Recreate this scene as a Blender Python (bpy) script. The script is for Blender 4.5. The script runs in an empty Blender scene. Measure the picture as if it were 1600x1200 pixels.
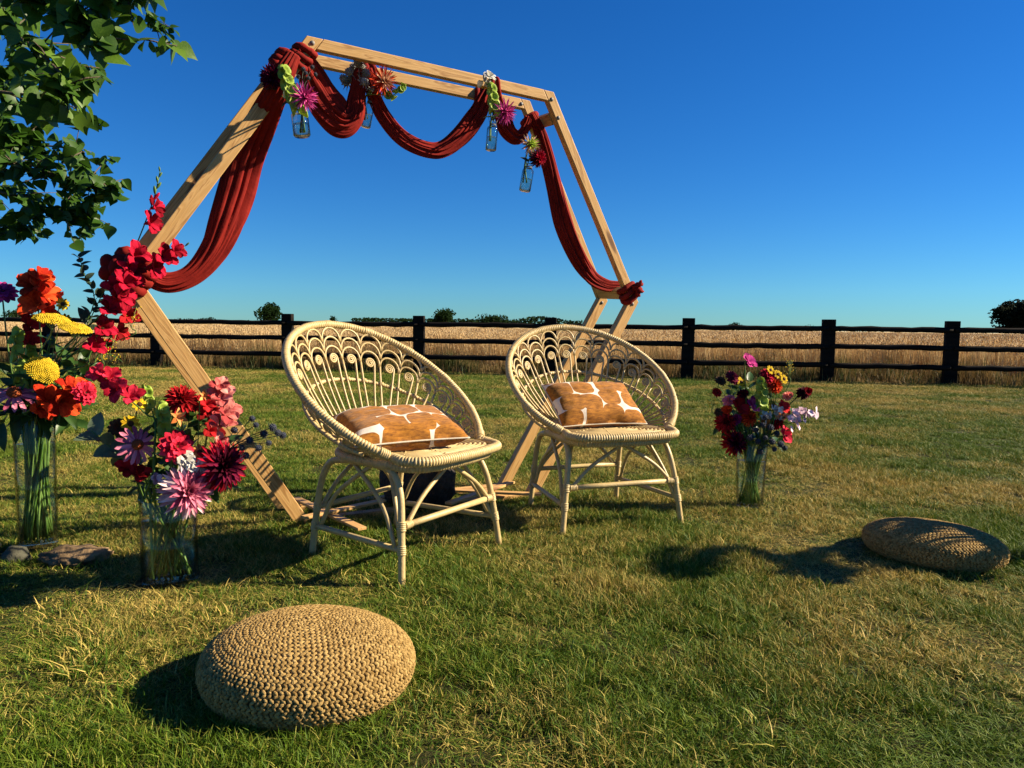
import bpy, bmesh, math, random
import numpy as np
from mathutils import Vector, Matrix, noise
random.seed(7); rng = np.random.default_rng(7)
C = bpy.context.scene.collection
sc = bpy.context.scene
R = math.radians
TAU = math.tau

# ------------------------------------------------------------------ camera
F, PI_, RO, H = 1141.3, .0777, .0124, .9
def ray(px, py):
    X = px-800; Y = 600-py
    cr, sr = math.cos(RO), math.sin(RO)
    x, y = (X*cr-Y*sr)/F, (Y*cr+X*sr)/F
    c, s = math.cos(PI_), math.sin(PI_)
    return Vector((x, c+y*s, y*c-s))
CAM = Vector((0, 0, H))
def at(px, py, Y):
    r = ray(px, py); return CAM+r*(Y/r.y)
def ground_pt(px, py, z=0):
    r = ray(px, py); return CAM+r*((z-H)/r.z)
cam_d = bpy.data.cameras.new('camera'); cam = bpy.data.objects.new('camera', cam_d); C.objects.link(cam)
cam_d.sensor_width = 36; cam_d.lens = 36*F/1600; cam_d.clip_start = .05; cam_d.clip_end = 6000
_c, _s = math.cos(PI_), math.sin(PI_)
_V = Vector((0, _s, _c)); _X = Vector((1, 0, 0)); _F = Vector((0, _c, -_s))
_R = _X*math.cos(RO)+_V*math.sin(RO); _U = _V*math.cos(RO)-_X*math.sin(RO)
m = Matrix.Identity(4)
for i in range(3): m[i][0] = _R[i]; m[i][1] = _U[i]; m[i][2] = -_F[i]; m[i][3] = CAM[i]
cam.matrix_world = m
sc.camera = cam

# ------------------------------------------------------------------ sky, sun, exposure
SUN_EL, SUN_AZ = 30, 85         # degrees; azimuth clockwise from the view axis
w = bpy.data.worlds.new('World'); sc.world = w; w.use_nodes = True
nt = w.node_tree; nt.nodes.clear()
sky = nt.nodes.new('ShaderNodeTexSky'); sky.sky_type = 'NISHITA'; sky.sun_disc = False
sky.sun_elevation = R(SUN_EL); sky.sun_rotation = R(SUN_AZ)
sky.air_density = 1.0; sky.dust_density = 0.0; sky.ozone_density = 4.6; sky.altitude = 0
hs = nt.nodes.new('ShaderNodeHueSaturation'); hs.inputs['Saturation'].default_value = 1.25
bg = nt.nodes.new('ShaderNodeBackground'); bg.inputs['Strength'].default_value = .05
wo = nt.nodes.new('ShaderNodeOutputWorld')
nt.links.new(sky.outputs[0], hs.inputs['Color']); tint = nt.nodes.new('ShaderNodeMix'); tint.data_type = 'RGBA'; tint.blend_type = 'MULTIPLY'; tint.inputs[0].default_value = 1; tint.inputs[7].default_value = (.31, .665, .98, 1)
nt.links.new(hs.outputs[0], tint.inputs[6]); nt.links.new(tint.outputs[2], bg.inputs[0]); nt.links.new(bg.outputs[0], wo.inputs[0])
sun_d = bpy.data.lights.new('sun', 'SUN'); sun = bpy.data.objects.new('sun', sun_d); C.objects.link(sun)
sun_d.energy = 5.0; sun_d.angle = R(.55); sun_d.color = (1, .86, .64)
az = R(SUN_AZ); el = R(SUN_EL)
SD = Vector((math.sin(az)*math.cos(el), math.cos(az)*math.cos(el), math.sin(el)))
sun.rotation_euler = SD.to_track_quat('Z', 'Y').to_euler(); sun.location = SD*30
sc.view_settings.view_transform = 'Standard'; sc.view_settings.look = 'None'
sc.view_settings.gamma = 1; sc.view_settings.use_curve_mapping = False
sc.view_settings.exposure = 1.35
sc.render.engine = 'CYCLES'; sc.cycles.transparent_max_bounces = 24

# ------------------------------------------------------------------ helpers
class MB:
    def __init__(s): s.v = []; s.f = []; s.mi = []; s.uv = None
    def add(s, vs, fs, mi=0):
        b = len(s.v); s.v.extend([tuple(p) for p in vs]); s.f.extend([[i+b for i in f] for f in fs]); s.mi.extend([mi]*len(fs)); return s
    def addm(s, o, M=None, mi=None):
        vs = o.v if M is None else [M @ Vector(p) for p in o.v]
        b = len(s.v); s.v.extend([tuple(p) for p in vs]); s.f.extend([[i+b for i in f] for f in o.f])
        s.mi.extend(o.mi if mi is None else [mi]*len(o.f)); return s
    def tube(s, path, r, n=6, cap=True, closed=False, mi=0, flat=1.0, nrm=None):
        P = np.array([tuple(p) for p in path], float); k = len(P)
        rr = np.full(k, r, float) if np.isscalar(r) else np.array(r, float)
        if closed: T = np.roll(P, -1, 0)-np.roll(P, 1, 0)
        else: T = np.gradient(P, axis=0)
        T /= np.linalg.norm(T, axis=1)[:, None]+1e-12
        ref = np.array(nrm, float) if nrm is not None else (np.array([0, 0, 1.]) if abs(T[0][2]) < .9 else np.array([1., 0, 0]))
        a = ref-T[0]*(ref@T[0]); a /= np.linalg.norm(a)
        ang = np.linspace(0, TAU, n, endpoint=False); ca, sa = np.cos(ang)[:, None], np.sin(ang)[:, None]
        vs = []
        for i in range(k):
            a = a-T[i]*(a@T[i]); a /= np.linalg.norm(a)+1e-12; b = np.cross(T[i], a)
            vs.append(P[i]+rr[i]*(ca*a*flat+sa*b))
        vs = np.concatenate(vs).tolist(); fs = []
        for i in range(k if closed else k-1):
            j = (i+1) % k
            for q in range(n):
                q2 = (q+1) % n; fs.append([i*n+q, i*n+q2, j*n+q2, j*n+q])
        if cap and not closed: fs += [list(range(n))[::-1], [(k-1)*n+q for q in range(n)]]
        return s.add(vs, fs, mi)
    def ell(s, c, rx, ry, rz, nu=8, nv=5, M=None, mi=0):
        vs = [(0, 0, -1)]; 
        for j in range(1, nv):
            t = -math.pi/2+math.pi*j/nv
            for i in range(nu):
                p = TAU*i/nu; vs.append((math.cos(t)*math.cos(p), math.cos(t)*math.sin(p), math.sin(t)))
        vs.append((0, 0, 1)); n = len(vs)-1; fs = []
        for i in range(nu): fs.append([0, 1+(i+1) % nu, 1+i]); fs.append([n, n-nu+i, n-nu+(i+1) % nu])
        for j in range(nv-2):
            for i in range(nu):
                a = 1+j*nu; fs.append([a+i, a+(i+1) % nu, a+nu+(i+1) % nu, a+nu+i])
        c = Vector(c); out = []
        for p in vs:
            q = Vector((p[0]*rx, p[1]*ry, p[2]*rz)); q = (M @ q) if M else q; out.append(c+q)
        return s.add(out, fs, mi)
    def box(s, c, sx, sy, sz, M=None, mi=0):
        vs = [Vector((x*sx/2, y*sy/2, z*sz/2)) for x in (-1, 1) for y in (-1, 1) for z in (-1, 1)]
        vs = [Vector(c)+((M @ p) if M else p) for p in vs]
        return s.add(vs, [[0, 1, 3, 2], [4, 6, 7, 5], [0, 4, 5, 1], [2, 3, 7, 6], [0, 2, 6, 4], [1, 5, 7, 3]], mi)
    def lathe(s, prof, n=32, mi=0, cap=False):
        vs = []; fs = []
        for r, z in prof:
            for i in range(n): vs.append((r*math.cos(TAU*i/n), r*math.sin(TAU*i/n), z))
        for j in range(len(prof)-1):
            for i in range(n): fs.append([j*n+i, j*n+(i+1) % n, (j+1)*n+(i+1) % n, (j+1)*n+i])
        return s.add(vs, fs, mi)
    def mesh(s, name, mats, smooth=True):
        me = bpy.data.meshes.new(name); me.from_pydata(s.v, [], s.f)
        for q in (mats if isinstance(mats, (list, tuple)) else [mats]): me.materials.append(q)
        me.polygons.foreach_set('use_smooth', [smooth]*len(s.f))
        if any(s.mi): me.polygons.foreach_set('material_index', s.mi)
        me.update(); return me
    def build(s, name, mats, parent=None, M=None, smooth=True):
        return obj(name, s.mesh(name, mats, smooth), parent, M)
def obj(name, me, parent=None, M=None):
    o = bpy.data.objects.new(name, me); C.objects.link(o)
    if parent: o.parent = parent
    if M is not None: o.matrix_local = M
    return o
def tag(o, label=None, cat=None, group=None, kind=None):
    if label: o['label'] = label
    if cat: o['category'] = cat
    if group: o['group'] = group
    if kind: o['kind'] = kind
    return o
def thing(name, label, cat, loc=(0, 0, 0), group=None, rz=0):
    o = bpy.data.objects.new(name, None); C.objects.link(o); o.empty_display_size = .1
    o.location = loc; o.rotation_euler = (0, 0, rz); return tag(o, label, cat, group)
def bevel(o, wd, seg=2):
    md = o.modifiers.new('bevel', 'BEVEL'); md.width = wd; md.segments = seg; md.limit_method = 'ANGLE'; return o
def copy_tree(o, parent=None):
    c = o.copy(); C.objects.link(c)
    if parent: c.parent = parent
    for ch in list(o.children): copy_tree(ch, c)
    return c
def cr(P, n, closed=False):
    """Catmull-Rom through points, n samples"""
    P = np.array([tuple(p) for p in P], float); k = len(P)
    if closed: Q = lambda i: P[i % k]; segs = k
    else: Q = lambda i: P[i] if 0 <= i < k else (2*P[0]-P[1] if i < 0 else 2*P[-1]-P[-2]); segs = k-1
    out = []
    for t in np.linspace(0, segs, n, endpoint=not closed):
        i = min(int(t), segs-1); u = t-i
        a, b, c, d = Q(i-1), Q(i), Q(i+1), Q(i+2)
        out.append(.5*(2*b+(c-a)*u+(2*a-5*b+4*c-d)*u*u+(3*b-a-3*c+d)*u**3))
    return np.array(out)
def resample(P, step):
    P = np.array([tuple(p) for p in P], float); L = np.r_[0, np.cumsum(np.linalg.norm(np.diff(P, axis=0), axis=1))]
    n = max(3, int(L[-1]/step)); t = np.linspace(0, L[-1], n)
    return np.stack([np.interp(t, L, P[:, i]) for i in range(P.shape[1])], 1)
def wrapped(mb, path, r, pitch=.008, n=10, closed=False, depth=.1):
    """cane wound round a rod: a rounded ridge per turn with a narrow groove between turns"""
    P = np.array([tuple(p) for p in path], float)
    if closed: P = np.vstack([P, P[:1]])
    L = np.r_[0, np.cumsum(np.linalg.norm(np.diff(P, axis=0), axis=1))]; k = max(2, round(L[-1]/pitch)); pt = L[-1]/k
    t = np.concatenate([(i+np.array([0, .13, .5, .87]))*pt for i in range(k)]+([] if closed else [np.array([L[-1]])]))
    rr = np.concatenate([np.array([1-depth*1.6, 1-depth*.25, 1, 1-depth*.25])*r*random.uniform(.97, 1.03) for i in range(k)]+([] if closed else [np.array([r*(1-depth*1.6)])]))
    return mb.tube(np.stack([np.interp(t, L, P[:, i]) for i in range(3)], 1), rr, n, closed=closed)
def frame(z, x=None, loc=(0, 0, 0)):
    z = Vector(z).normalized(); x = Vector(x) if x is not None else (Vector((0, 0, 1)) if abs(z.z) < .95 else Vector((1, 0, 0)))
    x = (x-z*x.dot(z)).normalized(); y = z.cross(x)
    M = Matrix((x, y, z)).transposed().to_4x4(); M.translation = Vector(loc); return M

# ------------------------------------------------------------------ materials
def newmat(name):
    mt = bpy.data.materials.new(name); mt.use_nodes = True; n = mt.node_tree; n.nodes.clear(); return mt, n
def N(n, t, **kw):
    x = n.nodes.new('ShaderNode'+t)
    for k, v in kw.items():
        if k in x.inputs: x.inputs[k].default_value = v
        else: setattr(x, k, v)
    return x
def ramp(n, stops, interp='LINEAR'):
    x = n.nodes.new('ShaderNodeValToRGB'); x.color_ramp.interpolation = interp; e = x.color_ramp.elements
    while len(e) < len(stops): e.new(.5)
    for q, (p, c) in zip(e, stops): q.position = p; q.color = (*c, 1) if len(c) == 3 else c
    return x
def mat(name, c1, c2, scale=20, rough=.6, bump=.2, bscale=None, stretch=(1, 1, 1), trans=0, spec=.3, detail=4, coords='Object', rnd=0, bdist=.01, tcol=None):
    mt, n = newmat(name); L = n.links.new
    tc = N(n, 'TexCoord'); mp = N(n, 'Mapping'); mp.inputs['Scale'].default_value = stretch
    L(tc.outputs[coords], mp.inputs[0])
    nz = N(n, 'TexNoise', Scale=scale, Detail=detail, Roughness=.6); L(mp.outputs[0], nz.inputs['Vector'])
    rp = ramp(n, [(.3, c1), (.7, c2)]); fac = nz.outputs['Fac']
    if rnd:
        oi = N(n, 'ObjectInfo'); ma = N(n, 'Math', operation='MULTIPLY_ADD'); ma.inputs[1].default_value = rnd; ma.inputs[2].default_value = -rnd/2
        L(oi.outputs['Random'], ma.inputs[0]); ad = N(n, 'Math', operation='ADD'); L(ma.outputs[0], ad.inputs[0]); L(fac, ad.inputs[1]); fac = ad.outputs[0]
    L(fac, rp.inputs[0])
    pb = N(n, 'BsdfPrincipled', Roughness=rough); pb.inputs['Specular IOR Level'].default_value = spec
    L(rp.outputs[0], pb.inputs['Base Color'])
    if bump:
        n2 = N(n, 'TexNoise', Scale=bscale or scale*4, Detail=5); L(mp.outputs[0], n2.inputs['Vector'])
        bp = N(n, 'Bump', Strength=bump, Distance=bdist); L(n2.outputs['Fac'], bp.inputs['Height']); L(bp.outputs[0], pb.inputs['Normal'])
    o = N(n, 'OutputMaterial')
    if trans:
        tr = N(n, 'BsdfTranslucent'); mx = N(n, 'MixShader', Fac=trans)
        if tcol: tr.inputs[0].default_value = (*tcol, 1)
        else: L(rp.outputs[0], tr.inputs[0])
        L(pb.outputs[0], mx.inputs[1]); L(tr.outputs[0], mx.inputs[2]); L(mx.outputs[0], o.inputs[0])
    else: L(pb.outputs[0], o.inputs[0])
    return mt
def petal_mat(name, c1, c2, trans=.24, rough=.6):
    mt = mat(name, tuple(v*.5 for v in c1), tuple(min(.9, v*1.12) for v in c2), scale=70, rough=.78, bump=.6, bscale=150, stretch=(.18, 1, 1), trans=trans, spec=.08, rnd=.5, bdist=.004)
    return mt

def wood_mat():
    mt, n = newmat('pale pine'); L = n.links.new
    tc = N(n, 'TexCoord'); oi = N(n, 'ObjectInfo')
    off = N(n, 'VectorMath', operation='SCALE'); L(oi.outputs['Location'], off.inputs[0]); off.inputs['Scale'].default_value = 7.3
    ad = N(n, 'VectorMath', operation='ADD'); L(tc.outputs['Object'], ad.inputs[0]); L(off.outputs[0], ad.inputs[1])
    mp = N(n, 'Mapping'); mp.inputs['Scale'].default_value = (.7, 9, 9); L(ad.outputs[0], mp.inputs[0])
    nz = N(n, 'TexNoise', Scale=3.5, Detail=3, Distortion=.6); L(mp.outputs[0], nz.inputs['Vector'])
    mul = N(n, 'Math', operation='MULTIPLY'); mul.inputs[1].default_value = 9; L(nz.outputs['Fac'], mul.inputs[0])
    fr = N(n, 'Math', operation='PINGPONG'); fr.inputs[1].default_value = 1; L(mul.outputs[0], fr.inputs[0])
    rp = ramp(n, [(0, (.48, .27, .088)), (.6, (.56, .335, .125)), (1, (.34, .17, .05))]); L(fr.outputs[0], rp.inputs[0])
    # knots
    mp2 = N(n, 'Mapping'); mp2.inputs['Scale'].default_value = (1.6, 8, 8); L(ad.outputs[0], mp2.inputs[0])
    vo = N(n, 'TexVoronoi', Scale=1.15); L(mp2.outputs[0], vo.inputs['Vector'])
    kr = ramp(n, [(0, (1, 1, 1)), (.10, (.8, .8, .8)), (.15, (0, 0, 0))]); L(vo.outputs['Distance'], kr.inputs[0])
    mx = N(n, 'Mix', data_type='RGBA'); L(kr.outputs[0], mx.inputs[0]); L(rp.outputs[0], mx.inputs[6]); mx.inputs[7].default_value = (.12, .05, .02, 1)
    pb = N(n, 'BsdfPrincipled', Roughness=.55); pb.inputs['Specular IOR Level'].default_value = .3
    L(mx.outputs[2], pb.inputs['Base Color'])
    bp = N(n, 'Bump', Strength=.15, Distance=.002); L(fr.outputs[0], bp.inputs['Height']); L(bp.outputs[0], pb.inputs['Normal'])
    o = N(n, 'OutputMaterial'); L(pb.outputs[0], o.inputs[0]); return mt
def glass_mat(name, tint, fac_scale=1.0, rough=.02, ior=1.45, edge=.5):
    mt, n = newmat(name); L = n.links.new
    tr = N(n, 'BsdfTransparent'); lw = N(n, 'LayerWeight', Blend=.5); rp = ramp(n, [(.45, tint), (.97, tuple(v*edge for v in tint))]); L(lw.outputs['Facing'], rp.inputs[0]); L(rp.outputs[0], tr.inputs[0])
    gl = N(n, 'BsdfGlossy', Roughness=rough); fr = N(n, 'LayerWeight', Blend=.5); pw = N(n, 'Math', operation='POWER'); pw.inputs[1].default_value = 3.5; L(fr.outputs['Facing'], pw.inputs[0]); ad = N(n, 'Math', operation='MULTIPLY_ADD'); ad.inputs[1].default_value = .6; ad.inputs[2].default_value = .03; L(pw.outputs[0], ad.inputs[0]); mu = N(n, 'Math', operation='MULTIPLY'); mu.inputs[1].default_value = fac_scale
    L(ad.outputs[0], mu.inputs[0]); mx = N(n, 'MixShader'); L(mu.outputs[0], mx.inputs[0]); L(tr.outputs[0], mx.inputs[1]); L(gl.outputs[0], mx.inputs[2])
    o = N(n, 'OutputMaterial'); L(mx.outputs[0], o.inputs[0]); return mt
def blade_mat(name, cols, straw, nscale, lo, hi, trans=.16, rough=.6, spec=.2):
    """grass and wheat: world-position noise picks green or straw, a per-blade attribute varies it"""
    mt, n = newmat(name); L = n.links.new
    ge = N(n, 'NewGeometry'); nz = N(n, 'TexNoise', Scale=nscale, Detail=3, Roughness=.6); L(ge.outputs['Position'], nz.inputs['Vector'])
    at_ = N(n, 'Attribute', attribute_name='rnd')
    sub = N(n, 'Math', operation='MULTIPLY_ADD'); sub.inputs[1].default_value = .34; sub.inputs[2].default_value = -.17; L(at_.outputs['Fac'], sub.inputs[0])
    n3 = N(n, 'TexNoise', Scale=nscale*.22, Detail=2); L(ge.outputs['Position'], n3.inputs['Vector']); m3 = N(n, 'Math', operation='MULTIPLY_ADD'); m3.inputs[1].default_value = .62; m3.inputs[2].default_value = -.31; L(n3.outputs['Fac'], m3.inputs[0]); a3 = N(n, 'Math', operation='ADD'); L(nz.outputs['Fac'], a3.inputs[0]); L(m3.outputs[0], a3.inputs[1])
    ad = N(n, 'Math', operation='ADD'); L(a3.outputs[0], ad.inputs[0]); L(sub.outputs[0], ad.inputs[1])
    mr = N(n, 'MapRange'); mr.inputs['From Min'].default_value = lo; mr.inputs['From Max'].default_value = hi; L(ad.outputs[0], mr.inputs[0])
    g = ramp(n, [(0, cols[0]), (.5, cols[1]), (1, cols[2])]); L(at_.outputs['Fac'], g.inputs[0])
    st = ramp(n, [(0, straw[0]), (1, straw[1])]); L(at_.outputs['Fac'], st.inputs[0])
    mx = N(n, 'Mix', data_type='RGBA'); L(mr.outputs[0], mx.inputs[0]); L(g.outputs[0], mx.inputs[6]); L(st.outputs[0], mx.inputs[7])
    pb = N(n, 'BsdfPrincipled', Roughness=rough); pb.inputs['Specular IOR Level'].default_value = spec; L(mx.outputs[2], pb.inputs['Base Color'])
    tr = N(n, 'BsdfTranslucent'); L(mx.outputs[2], tr.inputs[0]); ms = N(n, 'MixShader', Fac=trans)
    L(pb.outputs[0], ms.inputs[1]); L(tr.outputs[0], ms.inputs[2]); o = N(n, 'OutputMaterial'); L(ms.outputs[0], o.inputs[0]); return mt
def cushion_mat():
    mt, n = newmat('rust and white cushion print'); L = n.links.new
    tc = N(n, 'TexCoord'); mp = N(n, 'Mapping'); mp.inputs['Scale'].default_value = (9.2, 10.4, .01); mp.inputs['Location'].default_value = (.35, .2, 0); oi = N(n, 'ObjectInfo'); of = N(n, 'VectorMath', operation='SCALE'); L(oi.outputs['Location'], of.inputs[0]); of.inputs['Scale'].default_value = .37; oa = N(n, 'VectorMath', operation='ADD'); L(tc.outputs['Object'], oa.inputs[0]); L(of.outputs[0], oa.inputs[1]); L(oa.outputs[0], mp.inputs[0])
    dn = N(n, 'TexNoise', Scale=9, Detail=1); L(tc.outputs['Object'], dn.inputs['Vector'])
    dm = N(n, 'Mix', data_type='RGBA', blend_type='LINEAR_LIGHT'); dm.inputs[0].default_value = .12; L(mp.outputs[0], dm.inputs[6]); L(dn.outputs['Color'], dm.inputs[7])
    vo = N(n, 'TexVoronoi', voronoi_dimensions='2D', distance='MINKOWSKI', Scale=1, Randomness=.42); vo.inputs['Exponent'].default_value = 3.2; L(dm.outputs[2], vo.inputs['Vector'])
    rp = ramp(n, [(.512, (1, 1, 1)), (.524, (0, 0, 0))]); L(vo.outputs['Distance'], rp.inputs[0])
    vel = N(n, 'TexNoise', Scale=90, Detail=6, Roughness=.7); mp2 = N(n, 'Mapping'); mp2.inputs['Scale'].default_value = (.35, 1.4, 1); L(tc.outputs['Object'], mp2.inputs[0]); L(mp2.outputs[0], vel.inputs['Vector'])
    rc = ramp(n, [(.3, (.10, .030, .003)), (.7, (.42, .165, .014))]); L(vel.outputs['Fac'], rc.inputs[0])
    mx = N(n, 'Mix', data_type='RGBA'); L(rp.outputs[0], mx.inputs[0]); mx.inputs[6].default_value = (.66, .58, .47, 1); L(rc.outputs[0], mx.inputs[7])
    pb = N(n, 'BsdfPrincipled', Roughness=.85); pb.inputs['Specular IOR Level'].default_value = .15; pb.inputs['Sheen Weight'].default_value = .15
    L(mx.outputs[2], pb.inputs['Base Color'])
    ad = N(n, 'Math', operation='MULTIPLY_ADD'); ad.inputs[1].default_value = .6; L(rp.outputs[0], ad.inputs[0]); L(vel.outputs['Fac'], ad.inputs[2])
    bp = N(n, 'Bump', Strength=.35, Distance=.003); L(ad.outputs[0], bp.inputs['Height']); L(bp.outputs[0], pb.inputs['Normal'])
    o = N(n, 'OutputMaterial'); L(pb.outputs[0], o.inputs[0]); return mt

M_ = dict(
    wood=wood_mat(),
    rattan=mat('cream rattan cane', (.40, .285, .115), (.51, .38, .175), 30, .42, .12, 120, spec=.4),
    peel=mat('rattan peel wrapping', (.43, .305, .12), (.54, .405, .19), 60, .45, .15, 200, spec=.4),
    cloth=mat('rust red chiffon', (.15, .008, .006), (.26, .018, .011), 14, .8, .25, 90, trans=.09, spec=.1, bdist=.004),
    jute=mat('natural jute', (.17, .095, .024), (.47, .315, .115), 60, .85, .8, 420, spec=.1, bdist=.004, rnd=0),
    jute_dark=mat('jute underlay', (.12, .07, .025), (.2, .12, .045), 60, .9, .6, 300),
    creosote=mat('black creosoted timber', (.006, .005, .0045), (.018, .014, .011), 8, .75, .5, 40, stretch=(.2, 1, 1), spec=.04),
    glass=glass_mat('clear glass', (.975, .99, .98), .9),
    bottle=glass_mat('pale aqua bottle glass', (.93, .97, .95), 1.5, edge=.25),
    water=glass_mat('vase water', (.95, .98, .92), .8, .01, 1.33),
    stem=mat('green stem', (.06, .13, .02), (.12, .20, .035), 30, .5, .1, trans=.15),
    stem_pale=mat('pale green stem', (.13, .21, .05), (.2, .29, .08), 30, .5, .1, trans=.15),
    leaf=mat('green leaf', (.02, .055, .010), (.045, .10, .018), 25, .42, .2, 120, trans=.3, spec=.4, rnd=.5, bdist=.003),
    grey_leaf=mat('grey green leaf', (.07, .10, .055), (.12, .16, .09), 25, .55, .2, trans=.2, rnd=.4),
    dark_leaf=mat('dark sprig leaf', (.02, .035, .02), (.04, .06, .035), 25, .5, .2, trans=.1, rnd=.4),
    tree_leaf=mat('tree leaf', (.036, .092, .008), (.10, .185, .018), 12, .45, 0, 90, trans=.38, spec=.3, rnd=.7, bdist=.003),
    bark=mat('grey brown bark', (.05, .035, .022), (.13, .10, .07), 12, .9, .9, 40, stretch=(1, 1, .2), bdist=.02),
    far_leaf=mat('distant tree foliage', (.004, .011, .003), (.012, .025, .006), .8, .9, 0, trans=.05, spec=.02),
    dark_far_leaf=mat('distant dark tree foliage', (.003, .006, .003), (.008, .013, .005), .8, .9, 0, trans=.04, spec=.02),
    stone=mat('tan flint stone', (.045, .028, .013), (.26, .17, .085), 14, .8, .9, 40, bdist=.01),
    stone_grey=mat('grey stone', (.025, .025, .016), (.09, .085, .055), 14, .8, .9, 40, bdist=.01),
    black_lump=mat('dark peaty rind', (.012, .009, .007), (.05, .04, .03), 9, .9, 1, 50, bdist=.02),
    steel=mat('galvanised bolt', (.12, .11, .10), (.22, .20, .18), 40, .45, .1),
    yellow=petal_mat('yellow petal', (.62, .36, .01), (.75, .5, .02), .25),
    yarrow=mat('yarrow yellow', (.50, .33, .006), (.66, .46, .015), 80, .7, .3, 300, trans=.15),
    brown=mat('brown seed cone', (.035, .015, .006), (.11, .045, .012), 90, .8, .8, 300, bdist=.003),
    orange_brown=mat('orange seed cone', (.2, .03, .01), (.36, .09, .015), 120, .7, .8, 300, bdist=.003),
    lime=mat('lime bell bract', (.28, .40, .04), (.44, .56, .09), 40, .5, .1, trans=.35, rnd=.4),
    coral=petal_mat('coral orange petal', (.66, .030, .010), (.80, .085, .018)),
    crimson=petal_mat('crimson petal', (.30, .002, .012), (.46, .008, .032)),
    deepred=petal_mat('deep red petal', (.34, .008, .01), (.5, .015, .02)),
    redpink=petal_mat('red pink petal', (.58, .010, .035), (.74, .035, .075)),
    salmon=petal_mat('salmon pink petal', (.72, .10, .10), (.84, .32, .26)),
    pink=petal_mat('mauve pink petal', (.66, .12, .23), (.76, .25, .34)),
    palepink=petal_mat('pale pink petal', (.80, .32, .38), (.88, .62, .60)),
    hotpink=petal_mat('hot pink petal', (.64, .04, .26), (.75, .12, .38)),
    magenta=petal_mat('magenta petal', (.40, .02, .17), (.55, .05, .25)),
    burgundy=petal_mat('burgundy petal', (.07, .003, .014), (.14, .006, .03), .2),
    orange=petal_mat('orange petal', (.75, .22, .05), (.85, .38, .12)),
    peach=petal_mat('peach petal', (.78, .34, .20), (.85, .5, .3)),
    white=petal_mat('cream white petal', (.68, .64, .54), (.8, .78, .7)),
    lilac=petal_mat('lilac petal', (.70, .40, .52), (.82, .62, .68)),
    seaholly=mat('steel blue thistle head', (.018, .02, .032), (.07, .08, .11), 120, .7, .6, 400),
    silver=mat('silver grey bract', (.20, .19, .17), (.42, .4, .36), 60, .6, .2, trans=.15),
    cushion=cushion_mat(),
)

# ------------------------------------------------------------------ ground, field, lawn
def soil_mat():
    mt, n = newmat('thatch and soil'); L = n.links.new
    ge = N(n, 'NewGeometry'); nz = N(n, 'TexNoise', Scale=2.2, Detail=6, Roughness=.7); L(ge.outputs['Position'], nz.inputs['Vector'])
    rp = ramp(n, [(.3, (.018, .022, .006)), (.55, (.04, .038, .012)), (.75, (.09, .065, .026))]); L(nz.outputs['Fac'], rp.inputs[0])
    pb = N(n, 'BsdfPrincipled', Roughness=.95); pb.inputs['Specular IOR Level'].default_value = .1; L(rp.outputs[0], pb.inputs['Base Color'])
    n2 = N(n, 'TexNoise', Scale=60, Detail=5); L(ge.outputs['Position'], n2.inputs['Vector'])
    bp = N(n, 'Bump', Strength=.8, Distance=.02); L(n2.outputs['Fac'], bp.inputs['Height']); L(bp.outputs[0], pb.inputs['Normal'])
    o = N(n, 'OutputMaterial'); L(pb.outputs[0], o.inputs[0]); return mt
gm = MB(); gm.add([(-3000, -300, 0), (3000, -300, 0), (3000, 4500, 0), (-3000, 4500, 0)], [[0, 1, 2, 3]])
tag(gm.build('ground', soil_mat(), smooth=False), kind='structure')

FL = Vector((-7.29, 14.95)); FR = Vector((7.51, 12.48)); FD = (FR-FL).normalized()
def fence_y(x): return FL.y+(x-FL.x)*FD.y/FD.x

def scatter(name, pts, rot, scl, idx, protos, kind='stuff'):
    """one stuff object: geometry nodes put the prototypes on the points"""
    me = bpy.data.meshes.new(name); me.from_pydata(pts, [], [])
    a = me.attributes.new('rot', 'FLOAT_VECTOR', 'POINT'); a.data.foreach_set('vector', np.array(rot, np.float32).ravel())
    a = me.attributes.new('scl', 'FLOAT_VECTOR', 'POINT'); a.data.foreach_set('vector', np.array(scl, np.float32).ravel())
    a = me.attributes.new('pick', 'INT', 'POINT'); a.data.foreach_set('value', np.array(idx, np.int32))
    o = obj(name, me); tag(o, kind=kind)
    ng = bpy.data.node_groups.new(name+' scatter', 'GeometryNodeTree')
    ng.interface.new_socket('Geometry', in_out='INPUT', socket_type='NodeSocketGeometry'); ng.interface.new_socket('Geometry', in_out='OUTPUT', socket_type='NodeSocketGeometry')
    gi = ng.nodes.new('NodeGroupInput'); go = ng.nodes.new('NodeGroupOutput'); ins = ng.nodes.new('GeometryNodeInstanceOnPoints'); L = ng.links.new
    g2i = ng.nodes.new('GeometryNodeGeometryToInstance')
    for p in reversed(protos):
        oi = ng.nodes.new('GeometryNodeObjectInfo'); oi.inputs['Object'].default_value = p; L(oi.outputs['Geometry'], g2i.inputs[0])
    def attr(nm, ty):
        x = ng.nodes.new('GeometryNodeInputNamedAttribute'); x.data_type = ty; x.inputs['Name'].default_value = nm; return x.outputs['Attribute']
    L(gi.outputs[0], ins.inputs['Points']); L(g2i.outputs[0], ins.inputs['Instance']); ins.inputs['Pick Instance'].default_value = True
    L(attr('pick', 'INT'), ins.inputs['Instance Index']); L(attr('rot', 'FLOAT_VECTOR'), ins.inputs['Rotation']); L(attr('scl', 'FLOAT_VECTOR'), ins.inputs['Scale'])
    L(ins.outputs[0], go.inputs[0])
    md = o.modifiers.new('scatter', 'NODES'); md.node_group = ng
    return o
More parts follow.
